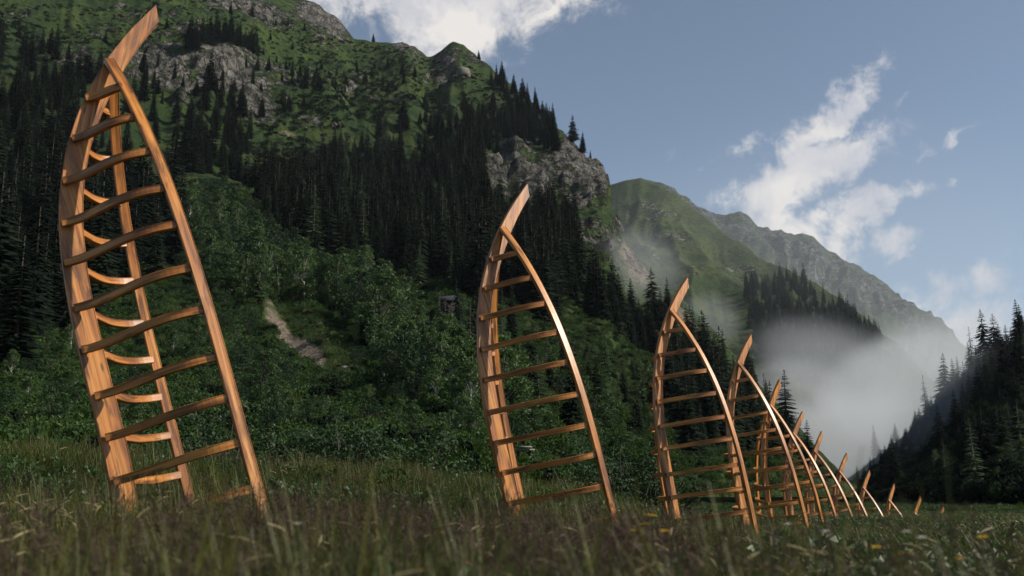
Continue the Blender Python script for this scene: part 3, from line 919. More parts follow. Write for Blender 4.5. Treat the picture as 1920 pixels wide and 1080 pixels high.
def plant_tree(name, proto, loc, h, rz, label, cat, group, wide=1.0, parts=True, part_names=('crown', 'trunk')):
    root = empty(name, loc, rz)
    root.rotation_euler = (random.uniform(-.035, .035), random.uniform(-.035, .035), rz)
    root.scale = (h * wide, h * wide, h)
    tag(root, label, cat, group)
    c = bpy.data.objects.new(part_names[0], proto[0]); COL.objects.link(c); c.parent = root
    c2 = bpy.data.objects.new(part_names[1], proto[1]); COL.objects.link(c2); c2.parent = root
    return root


def in_poly(x, y, poly):
    inside = np.zeros(len(x), bool); n = len(poly)
    for i in range(n):
        x1, y1 = poly[i]; x2, y2 = poly[(i + 1) % n]
        c = ((y1 > y) != (y2 > y)) & (x < (x2 - x1) * (y - y1) / (y2 - y1 + 1e-9) + x1)
        inside ^= c
    return inside


def scatter_poly(poly, n, mind, seed, hx=1.0):
    """points spread over a photo-space region, at least mind px apart (before stretching by hx)"""
    r = np.random.default_rng(seed)
    P = np.array(poly, float); lo, hi = P.min(0), P.max(0)
    out = np.zeros((0, 2))
    for _ in range(60):
        c = r.uniform(lo, hi, (400, 2)); c = c[in_poly(c[:, 0], c[:, 1], poly)]
        for p in c:
            if len(out) == 0 or np.min(((out[:, 0] - p[0])) ** 2 + ((out[:, 1] - p[1]) * hx) ** 2) > mind * mind:
                out = np.vstack([out, p])
                if len(out) >= n: return out
    return out


CHUTE = np.array([(498, 598), (515, 612), (535, 632), (558, 654), (580, 676), (603, 700)], float)
def clears_chute(p, h, half):
    a, b = project(np.asarray(p)); d = p[1] * math.cos(PITCH) + p[2] * math.sin(PITCH)
    top = b - h / d * F; hw = half / d * F + 10
    return not np.any((np.abs(CHUTE[:, 0] - a) < hw) & (CHUTE[:, 1] > top - 8) & (CHUTE[:, 1] < b + 6))
def shade_limit(p, h):
    a, b = project(np.asarray(p))
    return h * 0.4 if in_poly(np.array([a]), np.array([b]), [(500, 555), (640, 600), (720, 730), (620, 740)])[0] else h


SPR = []      # (loc, h, wide, kind, region)
def add_forest(slope, poly, n, mind, h0, h1, seed, region, wide=(.7, 1.4), larch=0.0, hx=1.0):
    pts = scatter_poly(poly, n, mind, seed, hx)
    r = np.random.default_rng(seed + 1)
    L = slope.at(pts[:, 0], pts[:, 1])
    for p in L:
        SPR.append((p, r.uniform(h0, h1) * (1 if r.random() > .3 else r.uniform(.5, .9)), r.uniform(*wide), r.random() < larch, region))


# dense forest on the mountainside
add_forest(MOUNTAIN, [(440, 390), (480, 350), (560, 310), (640, 275), (700, 262), (780, 250), (850, 245), (900, 225), (915, 330), (905, 420), (960, 470), (900, 580), (820, 560), (700, 520), (590, 520), (500, 470)],
           430, 9.0, 13, 24, 1, 'forest', hx=.8, larch=.06)
add_forest(MOUNTAIN, [(870, 195), (930, 185), (1000, 225), (1055, 275), (1035, 300), (990, 275), (930, 290), (880, 290)], 75, 8, 14, 21, 2, 'upper edge')
add_forest(MOUNTAIN, [(905, 410), (985, 380), (1080, 400), (1075, 470), (1090, 540), (1080, 600), (960, 610), (900, 580)], 110, 9, 15, 22, 3, 'cliff foot')
add_forest(MOUNTAIN, [(350, 112), (395, 100), (470, 92), (485, 110), (475, 125), (420, 112), (360, 125)], 26, 7, 17, 24, 4, 'ledge')
add_forest(MOUNTAIN, [(335, 215), (450, 215), (470, 260), (480, 330), (430, 350), (340, 330), (320, 270)], 40, 13, 14, 21, 5, 'clearing')
add_forest(MOUNTAIN, [(-200, 330), (130, 300), (240, 330), (330, 380), (330, 520), (230, 590), (-200, 640)], 95, 20, 17, 25, 6, 'dark left')
add_forest(MOUNTAIN, [(30, 175), (250, 190), (300, 250), (260, 330), (20, 320)], 40, 17, 15, 22, 16, 'dark left')
add_forest(MOUNTAIN, [(505, 115), (640, 110), (760, 130), (790, 140), (720, 200), (540, 195)], 44, 17, 6, 13, 7, 'alp', hx=1.4)
add_forest(MOUNTAIN, [(1080, 545), (1150, 570), (1290, 640), (1360, 700), (1340, 740), (1200, 660), (1100, 610)], 34, 15, 13, 19, 8, 'cliff foot')
add_forest(MOUNTAIN, [(1250, 700), (1370, 680), (1430, 740), (1480, 830), (1440, 890), (1280, 880), (1240, 790)], 70, 16, 12, 18, 9, 'behind row', larch=.1)
add_forest(MOUNTAIN, [(940, 620), (1200, 660), (1240, 760), (1200, 850), (1020, 840), (960, 740)], 20, 38, 6, 11, 10, 'glade', larch=.25)
add_forest(GREEN, [(1385, 545), (1440, 520), (1500, 530), (1560, 580), (1640, 632), (1660, 700), (1600, 740), (1480, 700), (1400, 640)], 230, 7, 20, 29, 11, 'misty')
add_forest(MOUNTAIN, [(-120, 120), (40, 70), (130, 150), (150, 330), (-120, 340)], 60, 17, 15, 23, 21, 'dark left')
add_forest(MOUNTAIN, [(250, 120), (350, 150), (520, 150), (640, 90), (650, 150), (560, 230), (420, 235), (250, 215)], 44, 14, 8, 15, 22, 'clearing')
add_forest(MOUNTAIN, [(180, 60), (330, 40), (560, 40), (640, 70), (560, 110), (350, 95), (200, 110)], 30, 18, 6, 12, 24, 'alp')
add_forest(MOUNTAIN, [(-200, 540), (90, 500), (130, 650), (60, 720), (-200, 740)], 24, 24, 13, 20, 26, 'dark left')
add_forest(MOUNTAIN, [(390, 420), (540, 500), (760, 600), (960, 640), (940, 760), (700, 720), (480, 620)], 60, 26, 6, 13, 23, 'glade', larch=.5)
SPR = [q for q in SPR if clears_chute(q[0], q[1], q[1] * .2)]
SPR = [q for q in SPR if not (lambda a, b: (q[4] == 'glade') and 470 < a < 680 and 570 < b < 830)(*project(q[0]))]
add_forest(MOUNTAIN, [(922, 136), (1000, 198), (1048, 240), (1038, 258), (988, 218), (922, 165)], 34, 6, 12, 19, 14, 'upper edge')
add_forest(HILL, [(1752, 760), (1800, 722), (1920, 642), (2000, 595), (2000, 640), (1920, 700), (1800, 775)], 80, 7, 6, 13, 15, 'right hill', wide=(1.0, 1.6), larch=.4)
add_forest(HILL, [(1604, 902), (1650, 858), (1700, 818), (1752, 764), (1775, 780), (1700, 850), (1620, 908)], 46, 8, 4, 9, 17, 'right hill', wide=(1.1, 1.8), larch=.4)
add_forest(GREEN, [(1560, 575), (1650, 625), (1660, 660), (1600, 620)], 16, 8, 15, 24, 12, 'misty')
add_forest(HILL, [(1590, 925), (1650, 862), (1720, 805), (1760, 755), (1920, 650), (2150, 520), (2200, 900), (1900, 935), (1700, 938)], 110, 24, 4.5, 10, 13, 'right hill', wide=(1.1, 1.9), larch=.45)

# single trees that stand out (photo px of the foot, height in px)
SINGLES = [
    (MOUNTAIN, 1147, 600, 92, 0, 1.5, 'broad dark spruce, leftmost of the three below the grey gravel slope'),
    (MOUNTAIN, 1185, 606, 86, 0, 1.35, 'pointed dark spruce, middle of the three below the grey gravel slope'),
    (MOUNTAIN, 1224, 612, 112, 3, 1.25, 'tallest dark spruce below the grey gravel slope, left of the third boat prow'),
    (MOUNTAIN, 1253, 605, 88, 0, 1.0, 'narrow dark spruce tight against the right side of the tallest one below the gravel slope'),
    (MOUNTAIN, 1298, 690, 120, 0, 1.4, 'dark spruce seen between the stem and rail of the third boat skeleton'),
    (MOUNTAIN, 1325, 735, 155, 3, 1.4, 'broad dark spruce just right of the top of the third boat skeleton'),
    (MOUNTAIN, 1352, 765, 155, 3, 1.3, 'wide spruce left of the prow of the fourth boat skeleton'),
    (MOUNTAIN, 1410, 800, 140, 0, 1.2, 'dark spruce directly behind the prow of the fourth boat skeleton'),
    (MOUNTAIN, 1476, 862, 168, 4, 1.45, 'slender dark spruce standing against the mist behind the fifth boat prow'),
    (MOUNTAIN, 1514, 880, 92, 0, 1.5, 'small dark spruce against the mist between the sixth and seventh boat prows'),
    (MOUNTAIN, 1445, 800, 100, 'L', 1.0, 'thin pale larch left of the slender spruce against the mist'),
    (MOUNTAIN, 898, 112, 20, 4, 1.5, 'tiny lone spruce on the grassy ridge right of the rocky knob'),
    (MOUNTAIN, 700, 76, 15, 4, 1.5, 'tiny lone spruce on the skyline under the big cloud'),
    (MOUNTAIN, 1073, 268, 56, 3, 1.2, 'stout stone pine on the skyline at the cliff edge'),
    (MOUNTAIN, 1092, 286, 42, 0, 1.3, 'small spruce on the skyline right of the stout stone pine'),
    (MOUNTAIN, 1107, 300, 20, 4, 1.2, 'lowest tiny spruce on the skyline of the cliff edge'),
    (MOUNTAIN, 798, 208, 42, 0, 1.3, 'single dark spruce on the grass shelf below the rocky knob'),
    (HILL, 1643, 850, 54, 4, 1.1, 'lone slender spruce on the skyline low on the misty right hill'),
    (HILL, 1680, 828, 36, 0, 1.5, 'mist veiled round topped spruce right of the lone one on the right hill'),
    (HILL, 1738, 790, 86, 'L', 1.0, 'ragged pale larch on the skyline left of the paired spruces of the right hill'),
    (HILL, 1768, 762, 100, 3, 1.15, 'dark spruce on the skyline, taller of the pair halfway up the right hill'),
    (HILL, 1792, 748, 76, 0, 1.2, 'shorter dark spruce of the pair halfway up the right hill'),
    (HILL, 1826, 700, 88, 'L', 1.0, 'thin ragged larch left of the tall spruce clump high on the right hill'),
    (HILL, 1853, 690, 112, 3, 1.15, 'tall dark spruce, left one of the clump high on the right hill'),
    (HILL, 1872, 685, 98, 3, 1.25, 'broad dark spruce, right one of the clump high on the right hill'),
    (HILL, 1915, 650, 90, 0, 1.5, 'big dark spruce cut by the right edge of the picture, highest on the right hill'),
    (MOUNTAIN, 628, 765, 84, 3, 1.3, 'small dark spruce at the lower end of the gravel chute'),
    (MOUNTAIN, 785, 540, 92, 'L', 1.2, 'soft green larch at the lower edge of the dense forest'),
    (MOUNTAIN, 822, 640, 84, 'L', 1.1, 'green larch directly in front of the dark hut on the slope'),
    (MOUNTAIN, 868, 625, 74, 'L', 1.1, 'bright green larch right of the dark hut on the slope')]
for sl, px, py, hp, kind, wide, lab in SINGLES:
    qx, qy = px, py
    for _ in range(5):
        p = sl.at(qx, qy); ax_, ay_ = project(p)
        qx += px - float(ax_); qy = min(max(qy + py - float(ay_), float(sl.ry(qx))), sl.base)
    ay_ = float(project(p)[1]); hp = max(hp - (py - ay_), hp * .5)
    h = hp / F * (p[1] * math.cos(PITCH) + p[2] * math.sin(PITCH))
    proto = LARCH[int(px) % 2] if kind == 'L' else SPRUCE[kind]
    plant_tree('larch_tree' if kind == 'L' else 'spruce_tree', proto, p, h, px * 0.7, lab, 'tree', None, wide)

REG = {'forest': ('dark spruce in the dense forest covering the middle of the mountainside', 'spruces of the dense forest on the mountainside'),
       'upper edge': ('dark spruce in the stand along the upper skyline edge of the forest', 'spruces along the upper forest edge'),
       'cliff foot': ('dark spruce in the stand at the foot of the grey cliff', 'spruces at the cliff foot'),
       'ledge': ('black looking spruce in the narrow row on the ledge above the cliff band', 'spruces on the ledge'),
       'clearing': ('dark spruce standing at the clearing under the cliff band', 'spruces at the clearing'),
       'dark left': ('tall shadowy spruce in the stand behind the tallest boat skeleton', 'shadowy spruces on the left'),
       'alp': ('small dark spruce dotted over the green alp below the ridge', 'spruces dotted over the alp'),
       'behind row': ('dark spruce in the stand directly behind the crowded boat row', 'spruces behind the boat row'),
       'glade': ('young conifer scattered on the grassy slope behind the second boat skeleton', 'young conifers on the grassy slope'),
       'misty': ('distant spruce in the misty forest on the green mountain', 'spruces of the misty forest'),
       'right hill': ('dark conifer on the shaded slope of the right hill', 'conifers on the shaded right hill')}
P_ = np.array([s[0] for s in SPR])
dep = P_[:, 1] * math.cos(PITCH) + P_[:, 2] * math.sin(PITCH)
hpx = np.array([s[1] for s in SPR]) / dep * F
ppx, ppy = project(P_)
inview = (ppx > -20) & (ppx < 1940) & (ppy - hpx < 1060) & (ppy > 0)
order = np.argsort(-hpx * inview)
SOLO = set(order[:268].tolist())
rest = []
for k, (p, h, wd, la, reg) in enumerate(SPR):
    p = p - np.array([0, 0, 0.4])
    if k in SOLO:
        proto = LARCH[k % 2] if la else SPRUCE[k % 6]
        plant_tree('larch_tree' if la else 'spruce_tree', proto, p, h, k * 1.7, REG[reg][0], 'tree', REG[reg][1], wd)
    else:
        rest.append((p, h, wd, (6 + k % 2) if la else k % 6))


# ------------------------------------------------------------------ stuff made of instances
def proto_collection(name, meshes):
    c = bpy.data.collections.new(name)
    for k, group in enumerate(meshes):
        o = bpy.data.objects.new('%s_%02d' % (name, k), group)
        c.objects.link(o)
    return c


def instancer(name, coll, P, rot, scl, idx, label=None):
    me = mesh_np(name, P)
    a = me.attributes.new('rot', 'FLOAT_VECTOR', 'POINT'); a.data.foreach_set('vector', np.asarray(rot, np.float32).ravel())
    a = me.attributes.new('scl', 'FLOAT_VECTOR', 'POINT'); a.data.foreach_set('vector', np.asarray(scl, np.float32).ravel())
    a = me.attributes.new('idx', 'INT', 'POINT'); a.data.foreach_set('value', np.asarray(idx, np.int32).ravel())
    o = link(name, me)
    ng = bpy.data.node_groups.new(name, 'GeometryNodeTree')
    ng.interface.new_socket('Geometry', in_out='INPUT', socket_type='NodeSocketGeometry')
    ng.interface.new_socket('Geometry', in_out='OUTPUT', socket_type='NodeSocketGeometry')
    N = ng.nodes; L = ng.links
    gi, go = N.new('NodeGroupInput'), N.new('NodeGroupOutput')
    ci = N.new('GeometryNodeCollectionInfo'); ci.inputs['Collection'].default_value = coll
    ci.inputs['Separate Children'].default_value = True; ci.inputs['Reset Children'].default_value = True
    ip = N.new('GeometryNodeInstanceOnPoints'); ip.inputs['Pick Instance'].default_value = True
    def attr(nm, ty):
        n = N.new('GeometryNodeInputNamedAttribute'); n.data_type = ty; n.inputs['Name'].default_value = nm
        return n.outputs['Attribute']
    e2r = N.new('FunctionNodeEulerToRotation')
    L.new(attr('rot', 'FLOAT_VECTOR'), e2r.inputs[0])
    L.new(gi.outputs[0], ip.inputs['Points']); L.new(ci.outputs[0], ip.inputs['Instance'])
    L.new(attr('idx', 'INT'), ip.inputs['Instance Index'])
    L.new(e2r.outputs[0], ip.inputs['Rotation']); L.new(attr('scl', 'FLOAT_VECTOR'), ip.inputs['Scale'])
    L.new(ip.outputs[0], go.inputs[0])
    md = o.modifiers.new('scatter', 'NODES'); md.node_group = ng
    tag(o, label, kind='stuff')
    return o


def merged(proto):
    """crown and trunk of one kind in one mesh for the far-off forest"""
    mats, V, T, Q, MI, off = [], [], [], [], [], 0
    me = bpy.data.meshes.new('conifer')
    verts, faces, mi = [], [], []
    for k, m in enumerate(proto):
        n = len(m.vertices); co = np.empty(n * 3, np.float32); m.vertices.foreach_get('co', co)
        verts.append(co.reshape(-1, 3))
        for p in m.polygons: faces.append([v + off for v in p.vertices]); mi.append(k)
        off += n; me.materials.append(m.materials[0])
    me.from_pydata(np.concatenate(verts).tolist(), [], faces)
    me.polygons.foreach_set('material_index', np.array(mi, np.int32)); me.update()
    return me


conifers = proto_collection('conifer', [merged(p) for p in SPRUCE + LARCH])
rp = np.array([r[0] for r in rest])
rs_ = np.array([[r[1] * r[2], r[1] * r[2], r[1]] for r in rest])
rr = np.stack([np.zeros(len(rest)), np.zeros(len(rest)), rng.uniform(0, 6.28, len(rest))], -1)
instancer('forest', conifers, rp, rr, rs_, [r[3] for r in rest], 'far conifers filling the forests on the mountainsides')

# broadleaf trees and tall shrubs on the lower slope
BR = []
def add_broad(poly, n, mind, h0, h1, seed, lab, grp, slope=MOUNTAIN, name='broadleaf_tree', cat='tree'):
    pts = scatter_poly(poly, n, mind, seed)
    away = np.ones(len(pts), bool)
    for q in ([(795, 585), (875, 585), (880, 665), (790, 665)],): away &= ~in_poly(pts[:, 0], pts[:, 1], q)
    pts = pts[away]
    L = slope.at(pts[:, 0], pts[:, 1]); r = np.random.default_rng(seed)
    for k, p in enumerate(L):
        hh = shade_limit(p, r.uniform(h0, h1)); kk = r.integers(5); rz = r.uniform(0, 6); ww = r.uniform(.85, 1.35)
        if slope is MOUNTAIN and not clears_chute(p, hh, hh * .33): continue
        plant_tree(name, BROAD[kk], p - np.array([0, 0, .3]), hh, rz, lab, cat, grp, ww)

add_broad([(330, 430), (430, 400), (520, 500), (640, 560), (760, 600), (720, 690), (640, 620), (520, 560), (460, 600), (380, 560)], 88, 19, 7, 13, 31,
          'light green broadleaf tree in the belt below the dense spruce forest', 'broadleaf trees below the forest')
add_broad([(650, 620), (760, 600), (900, 640), (960, 740), (980, 830), (880, 830), (760, 790), (660, 720)], 120, 15, 3.5, 8.0, 32,
          'bushy green tree on the slope between the gravel chute and the second boat skeleton', 'bushy trees beside the gravel chute')
add_broad([(380, 560), (470, 600), (480, 690), (560, 760), (520, 800), (420, 760), (360, 640)], 40, 20, 2.4, 5, 33,
          'leafy shrub like tree on the slope left of the gravel chute', 'shrubby trees left of the chute')
add_broad([(-100, 560), (330, 500), (380, 600), (380, 700), (100, 700), (-100, 700)], 34, 30, 2.5, 5.0, 34,
          'low leafy tree on the shaded slope behind the tallest boat skeleton', 'low trees behind the tallest boat')
add_broad([(1000, 640), (1200, 660), (1230, 740), (1220, 850), (1080, 850), (1000, 760)], 34, 28, 2.5, 5.5, 35,
          'low bushy tree on the slope between the second and third boat skeletons', 'bushy trees between second and third boats')
add_broad([(1600, 930), (1700, 870), (1900, 760), (2000, 900), (1800, 938)], 36, 24, 2.0, 4, 36,
          'leafy bush at the shaded foot of the right hill', 'bushes on the right hill', HILL, name='leafy_shrub', cat='shrub')

add_broad([(-60, 690), (300, 650), (470, 690), (640, 790), (620, 860), (380, 850), (-60, 830)], 70, 24, 1.4, 3.4, 37,
          'leafy shrub on the green bank above the meadow behind the tallest boat skeleton', 'shrubs on the bank behind the tallest boat', name='leafy_shrub', cat='shrub')
add_broad([(640, 740), (900, 760), (1000, 850), (900, 890), (700, 860)], 40, 24, 1.4, 3.2, 38,
          'leafy shrub on the bank between the tallest and the second boat skeleton', 'shrubs on the bank left of the second boat', name='leafy_shrub', cat='shrub')
# willow bushes near the boats
def bush_at(px, top_py, D, h, wide, k, label):
    base = unproj(px, top_py, D); z = ground_z(base[0], base[1])
    hh = base[2] - z if h is None else h
    root = plant_tree('willow_bush', BUSH[k], (base[0], base[1], z - .1), hh, px * .3, label, 'bush', None, wide, part_names=('foliage', 'stems'))
bush_at(1165, 818, 27, None, 1.15, 0, 'glossy leafed willow bush directly left of the third boat skeleton')
bush_at(1215, 836, 28, None, 1.1, 1, 'glossy willow bush partly behind the stem of the third boat skeleton')
bush_at(1105, 862, 25, None, 1.3, 2, 'lower willow bush behind the rail of the second boat skeleton')
bush_at(660, 768, 25, None, 1.2, 0, 'round dark willow bush at the meadow edge right of the tallest boat skeleton')
bush_at(560, 790, 25, None, 1.2, 1, 'dark willow bush left of the round one at the meadow edge')
bush_at(745, 800, 26, None, 1.3, 2, 'low dark willow bush right of the round one at the meadow edge')
bush_at(420, 760, 24, None, 1.2, 2, 'leafy bush showing through the lower rungs of the tallest boat skeleton')

def meadow_points(n, r0, r1, px0=-130, px1=2050, seed=0, power=1.0):
    r = np.random.default_rng(seed)
    rad = (r0 ** (2 / power) + (r1 ** (2 / power) - r0 ** (2 / power)) * r.random(n)) ** (power / 2)
    az = np.arctan((r.uniform(px0, px1, n) - 960) / F / math.cos(PITCH))
    x, y = rad * np.sin(az), rad * np.cos(az)
    return np.stack([x, y, ground_z(x, y)], -1)


def patch(P, scale, seed): return fbm(P * np.array([1, 1, 0]) / scale, 3, .5, seed)


# undergrowth on the slope
HERB_M = []
for k in range(4):
    r = np.random.default_rng(400 + k); mb = MB(); cs, rs = [], []
    for s in range(14):
        a = r.uniform(0, 6.28); rad = math.sqrt(r.random()) * .8
        cs.append(np.array([math.cos(a) * rad, math.sin(a) * rad, r.uniform(.1, .55) * (1 - rad * .6)])); rs.append(r.uniform(.16, .32))
    leaf_cloud(mb, r, cs, rs, 64, [.055, .07, .05, .075][k])
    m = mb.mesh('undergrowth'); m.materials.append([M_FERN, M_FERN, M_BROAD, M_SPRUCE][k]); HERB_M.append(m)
herbs = proto_collection('undergrowth', HERB_M)
UP, US, UI = [], [], []
for poly, n, s0, s1 in (([(-200, 590), (380, 520), (480, 600), (640, 740), (860, 760), (960, 640), (1220, 660), (1300, 880), (1000, 925), (-200, 925)], 8500, .4, 2.1),
                        ([(430, 250), (700, 180), (860, 190), (700, 250), (500, 320)], 500, 1.5, 3.2), ([(540, 50), (650, 70), (840, 120), (820, 190), (760, 230), (520, 210)], 900, 1.2, 2.8), ([(0, 10), (330, 20), (560, 20), (600, 80), (300, 90), (0, 90)], 700, 1.0, 2.4), ([(860, 100), (1020, 230), (960, 200), (860, 180)], 200, 1.2, 2.4), ([(930, 550), (1100, 560), (1210, 620), (1240, 690), (940, 680)], 1500, .7, 1.9),
                        ([(300, 430), (450, 380), (560, 560), (880, 560), (950, 640), (700, 640), (420, 560)], 1300, 1.2, 2.6),
                        ([(1180, 640), (1420, 760), (1560, 880), (1540, 925), (1180, 925)], 1800, .8, 1.8), ([(490, 560), (700, 620), (720, 760), (560, 760)], 900, .6, 1.3), ([(980, 360), (1080, 380), (1190, 560), (1080, 600)], 300, 1.4, 2.4)):
    P = np.array(poly, float); lo, hi = P.min(0), P.max(0)
    c = rng.uniform(lo, hi, (n * 3, 2)); c = c[in_poly(c[:, 0], c[:, 1], poly)][:n]
    sm = MOUNTAIN.masks(c[:, 0], c[:, 1], None)[1]
    c = c[sm < .42]
    UP.append(MOUNTAIN.at(c[:, 0], c[:, 1])); US.append(rng.uniform(s0, s1, len(c)))
    UI.append(np.where(rng.random(len(c)) < (.75 if P[:, 1].mean() < 330 else .12), 3, rng.integers(0, 3, len(c))))
UP = np.concatenate(UP); US = np.concatenate(US); UI = np.concatenate(UI)
hp = HILL
cp = meadow_points(1500, 12, 30, -150, 1180, seed=640)
cp = cp[patch(cp, 3.0, 91) + .04 * (cp[:, 1] - 16) > rng.uniform(-.1, .25, len(cp))]
UP = np.concatenate([UP, cp]); US = np.concatenate([US, rng.uniform(.22, .62, len(cp))])
g_az = np.arctan((rng.uniform(1000, 2000, 2600) - 960) / F / math.cos(PITCH)); g_r = rng.uniform(60, 200, 2600)
gp = np.stack([g_r * np.sin(g_az), g_r * np.cos(g_az)], -1)
gp = gp[~((np.abs(gp[:, 0] - np.interp(gp[:, 1], [96, 105, 130, 210], [100, 60, 44, 26])) < 5) & (gp[:, 1] > 94))]
UP = np.concatenate([UP, np.stack([gp[:, 0], gp[:, 1], ground_z(gp[:, 0], gp[:, 1]) - .1], -1)]); US = np.concatenate([US, rng.uniform(.4, .9, len(gp))])
UI = np.concatenate([UI, rng.integers(0, 3, len(UP) - len(UI))])
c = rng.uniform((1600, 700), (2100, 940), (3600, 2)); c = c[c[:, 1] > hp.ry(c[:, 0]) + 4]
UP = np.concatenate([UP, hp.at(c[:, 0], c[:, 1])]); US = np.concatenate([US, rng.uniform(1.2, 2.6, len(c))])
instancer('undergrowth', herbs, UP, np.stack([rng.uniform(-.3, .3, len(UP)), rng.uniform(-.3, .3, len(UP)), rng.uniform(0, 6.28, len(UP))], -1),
          np.stack([US, US, US * rng.uniform(.8, 1.3, len(US))], -1), np.concatenate([UI, np.where(rng.random(len(UP) - len(UI)) < .88, 3, 0)]), 'low shrubs and herbs covering the slopes')  # hill gets mostly spruce-dark clumps: its shade is put into their colour


# ------------------------------------------------------------------ meadow grass
def blade(mb, r, base, h, lean, az, wd):
    s = np.linspace(0, 1, 5)
    cx, sx = math.cos(az), math.sin(az)
    off = lean * h * s ** 1.8; z = h * s * (1 - .25 * lean * s)
    P = base + np.stack([cx * off, sx * off, z], -1)
    side = np.array([-sx, cx, 0]); ww = wd * (1 - s ** 1.5) + .0006
    V = np.stack([P - side * ww[:, None], P + side * ww[:, None]], 1).reshape(-1, 3)
    i = np.arange(4)[:, None] * 2
    mb.add(V, q=i + np.array([[0, 1, 3, 2]]))
    return P


def grass_tuft(seed, n=46, rad=.17, h=(.16, .46), wd=.0036):
    r = np.random.default_rng(seed); mb = MB()
    for k in range(n):
        a = r.uniform(0, 6.28); q = rad * math.sqrt(r.random())
        blade(mb, r, np.array([math.cos(a) * q, math.sin(a) * q, -.03]), r.uniform(*h), r.uniform(.1, .9), r.uniform(0, 6.28), wd * r.uniform(.6, 1.3))
    return mb.mesh('grass_tuft')


def seed_tuft(seed, n=9, rad=.2, h=(.42, .62), mat_head=None, head=.11):
    r = np.random.default_rng(seed); mb, hb = MB(), MB()
    for k in range(n):
        a = r.uniform(0, 6.28); q = rad * math.sqrt(r.random())
        P = blade(mb, r, np.array([math.cos(a) * q, math.sin(a) * q, -.03]), r.uniform(*h), r.uniform(.1, .6), r.uniform(0, 6.28), .0011)
        top, dr = P[-1], unit(P[-1] - P[-2])
        for s in range(26):
            u = r.uniform(-1, .35); c = top + dr * head * u
            o = r.normal(size=3) * .014 * (1 - abs(u) * .5); e = c + o * 1.6 + dr * .012 + np.array([0, 0, -.002])
            sd = r.normal(size=3); sd = unit(sd) * .0022
            hb.add([c, e - sd, e + dr * .008, e + sd], q=[[0, 1, 2, 3]])
    a, b = mb.mesh('stalks'), hb.mesh('heads')
    return a, b


def spike_tuft(seed, n=5):
    r = np.random.default_rng(seed); mb, hb = MB(), MB()
    for k in range(n):
        a = r.uniform(0, 6.28); q = .2 * math.sqrt(r.random())
        P = blade(mb, r, np.array([math.cos(a) * q, math.sin(a) * q, -.03]), r.uniform(.45, .62), r.uniform(.2, .8), r.uniform(0, 6.28), .0013)
        top, dr = P[-1], unit(P[-1] - P[-2])
        s = np.linspace(0, 1, 6)
        bend = np.array([dr[0], dr[1], -.6]) * .03
        C = top + dr * (s * .085)[:, None] + bend * (s ** 2)[:, None]
        hb.tube(C, .0052 * np.sin(np.pi * np.clip(s * .9 + .08, 0, 1)) + .0006, 5)
    return mb.mesh('stalks'), hb.mesh('heads')


def herb_tuft(seed, n=60):
    r = np.random.default_rng(seed); mb = MB(); cs, rs = [], []
    for k in range(9):
        a = r.uniform(0, 6.28); q = .16 * math.sqrt(r.random()); z = r.uniform(.05, .32)
        cs.append(np.array([math.cos(a) * q, math.sin(a) * q, z])); rs.append(r.uniform(.04, .09))
    leaf_cloud(mb, r, cs, rs, 14, .026)
    return mb.mesh('herb_tuft')


def merge2(a, b, ma, mb_):
    a.materials.append(ma); b.materials.append(mb_)
    return merged((a, b))


G = []
for k in range(3):
    m = grass_tuft(500 + k); m.materials.append(M_GRASS); G.append(m)                          # 0-2 green tufts
for k in range(2):
    m = grass_tuft(510 + k, n=40, h=(.28, .55)); m.materials.append(M_GRASS2); G.append(m)    # 3-4 olive
for k in range(2):
    m = herb_tuft(520 + k); m.materials.append(M_HERB); G.append(m)                            # 5-6 herbs
GC = proto_collection('grass_tuft', G)
H = []
for k in range(3): H.append(merge2(*seed_tuft(530 + k), M_GRASS2, M_SEED))
HC = proto_collection('seed_grass', H)
S = []
for k in range(2): S.append(merge2(*spike_tuft(540 + k), M_GRASS2, M_STRAW))
SC = proto_collection('straw_grass', S)


bands = [(1500, 1.3, 6), (4200, 6, 15), (6500, 15, 32), (6500, 32, 62), (4500, 62, 130)]
PG, SG, IG = [], [], []
for bi, (n, a, b) in enumerate(bands):
    p = meadow_points(n, a, b, seed=600 + bi)
    s = rng.uniform(.75, 1.2, n) * [1.15, 1.15, 1.1, 1.1, 1.7][bi]
    q = patch(p, 2.2, 71) + rng.normal(0, .25, n) - .28 * smooth(1.0, 4.0, p[:, 0]) * (rng.random(n) < .8)
    ix = np.where(q > .22, rng.integers(3, 5, n), np.where(q < -.22, rng.integers(5, 7, n), rng.integers(0, 3, n)))
    s = s * (1 + .6 * patch(p, 2.4, 77))
    PG.append(p); SG.append(s); IG.append(ix)
PG = np.concatenate(PG); SG = np.concatenate(SG); IG = np.concatenate(IG)
SG = SG * np.where((PG[:, 1] > 10) & (PG[:, 0] > 2.0), .72, 1.0)
SG = SG * (1 - .42 * smooth(24, 34, PG[:, 1]) * smooth(2, 8, PG[:, 0]) * (PG[:, 1] < 62))
n = len(PG)
instancer('meadow_grass', GC, PG, np.stack([rng.uniform(-.12, .12, n), rng.uniform(-.12, .12, n), rng.uniform(0, 6.28, n)], -1), np.stack([SG, SG, SG], -1), IG, 'long green and olive meadow grass')
sp = []
for poly, n in (([(-150, 600), (420, 590), (480, 690), (640, 800), (860, 800), (1000, 900), (-150, 900)], 5200), ([(940, 560), (1210, 600), (1280, 700), (1300, 890), (1000, 900)], 2600), ([(480, 580), (560, 580), (690, 740), (560, 740)], 700)):
    P = np.array(poly, float); c = rng.uniform(P.min(0), P.max(0), (n * 3, 2)); c = c[in_poly(c[:, 0], c[:, 1], poly)][:n]
    c = c[MOUNTAIN.masks(c[:, 0], c[:, 1], None)[1] < .4]; sp.append(MOUNTAIN.at(c[:, 0], c[:, 1]))
sp = np.concatenate(sp); n = len(sp); ss = rng.uniform(1.6, 3.6, n)
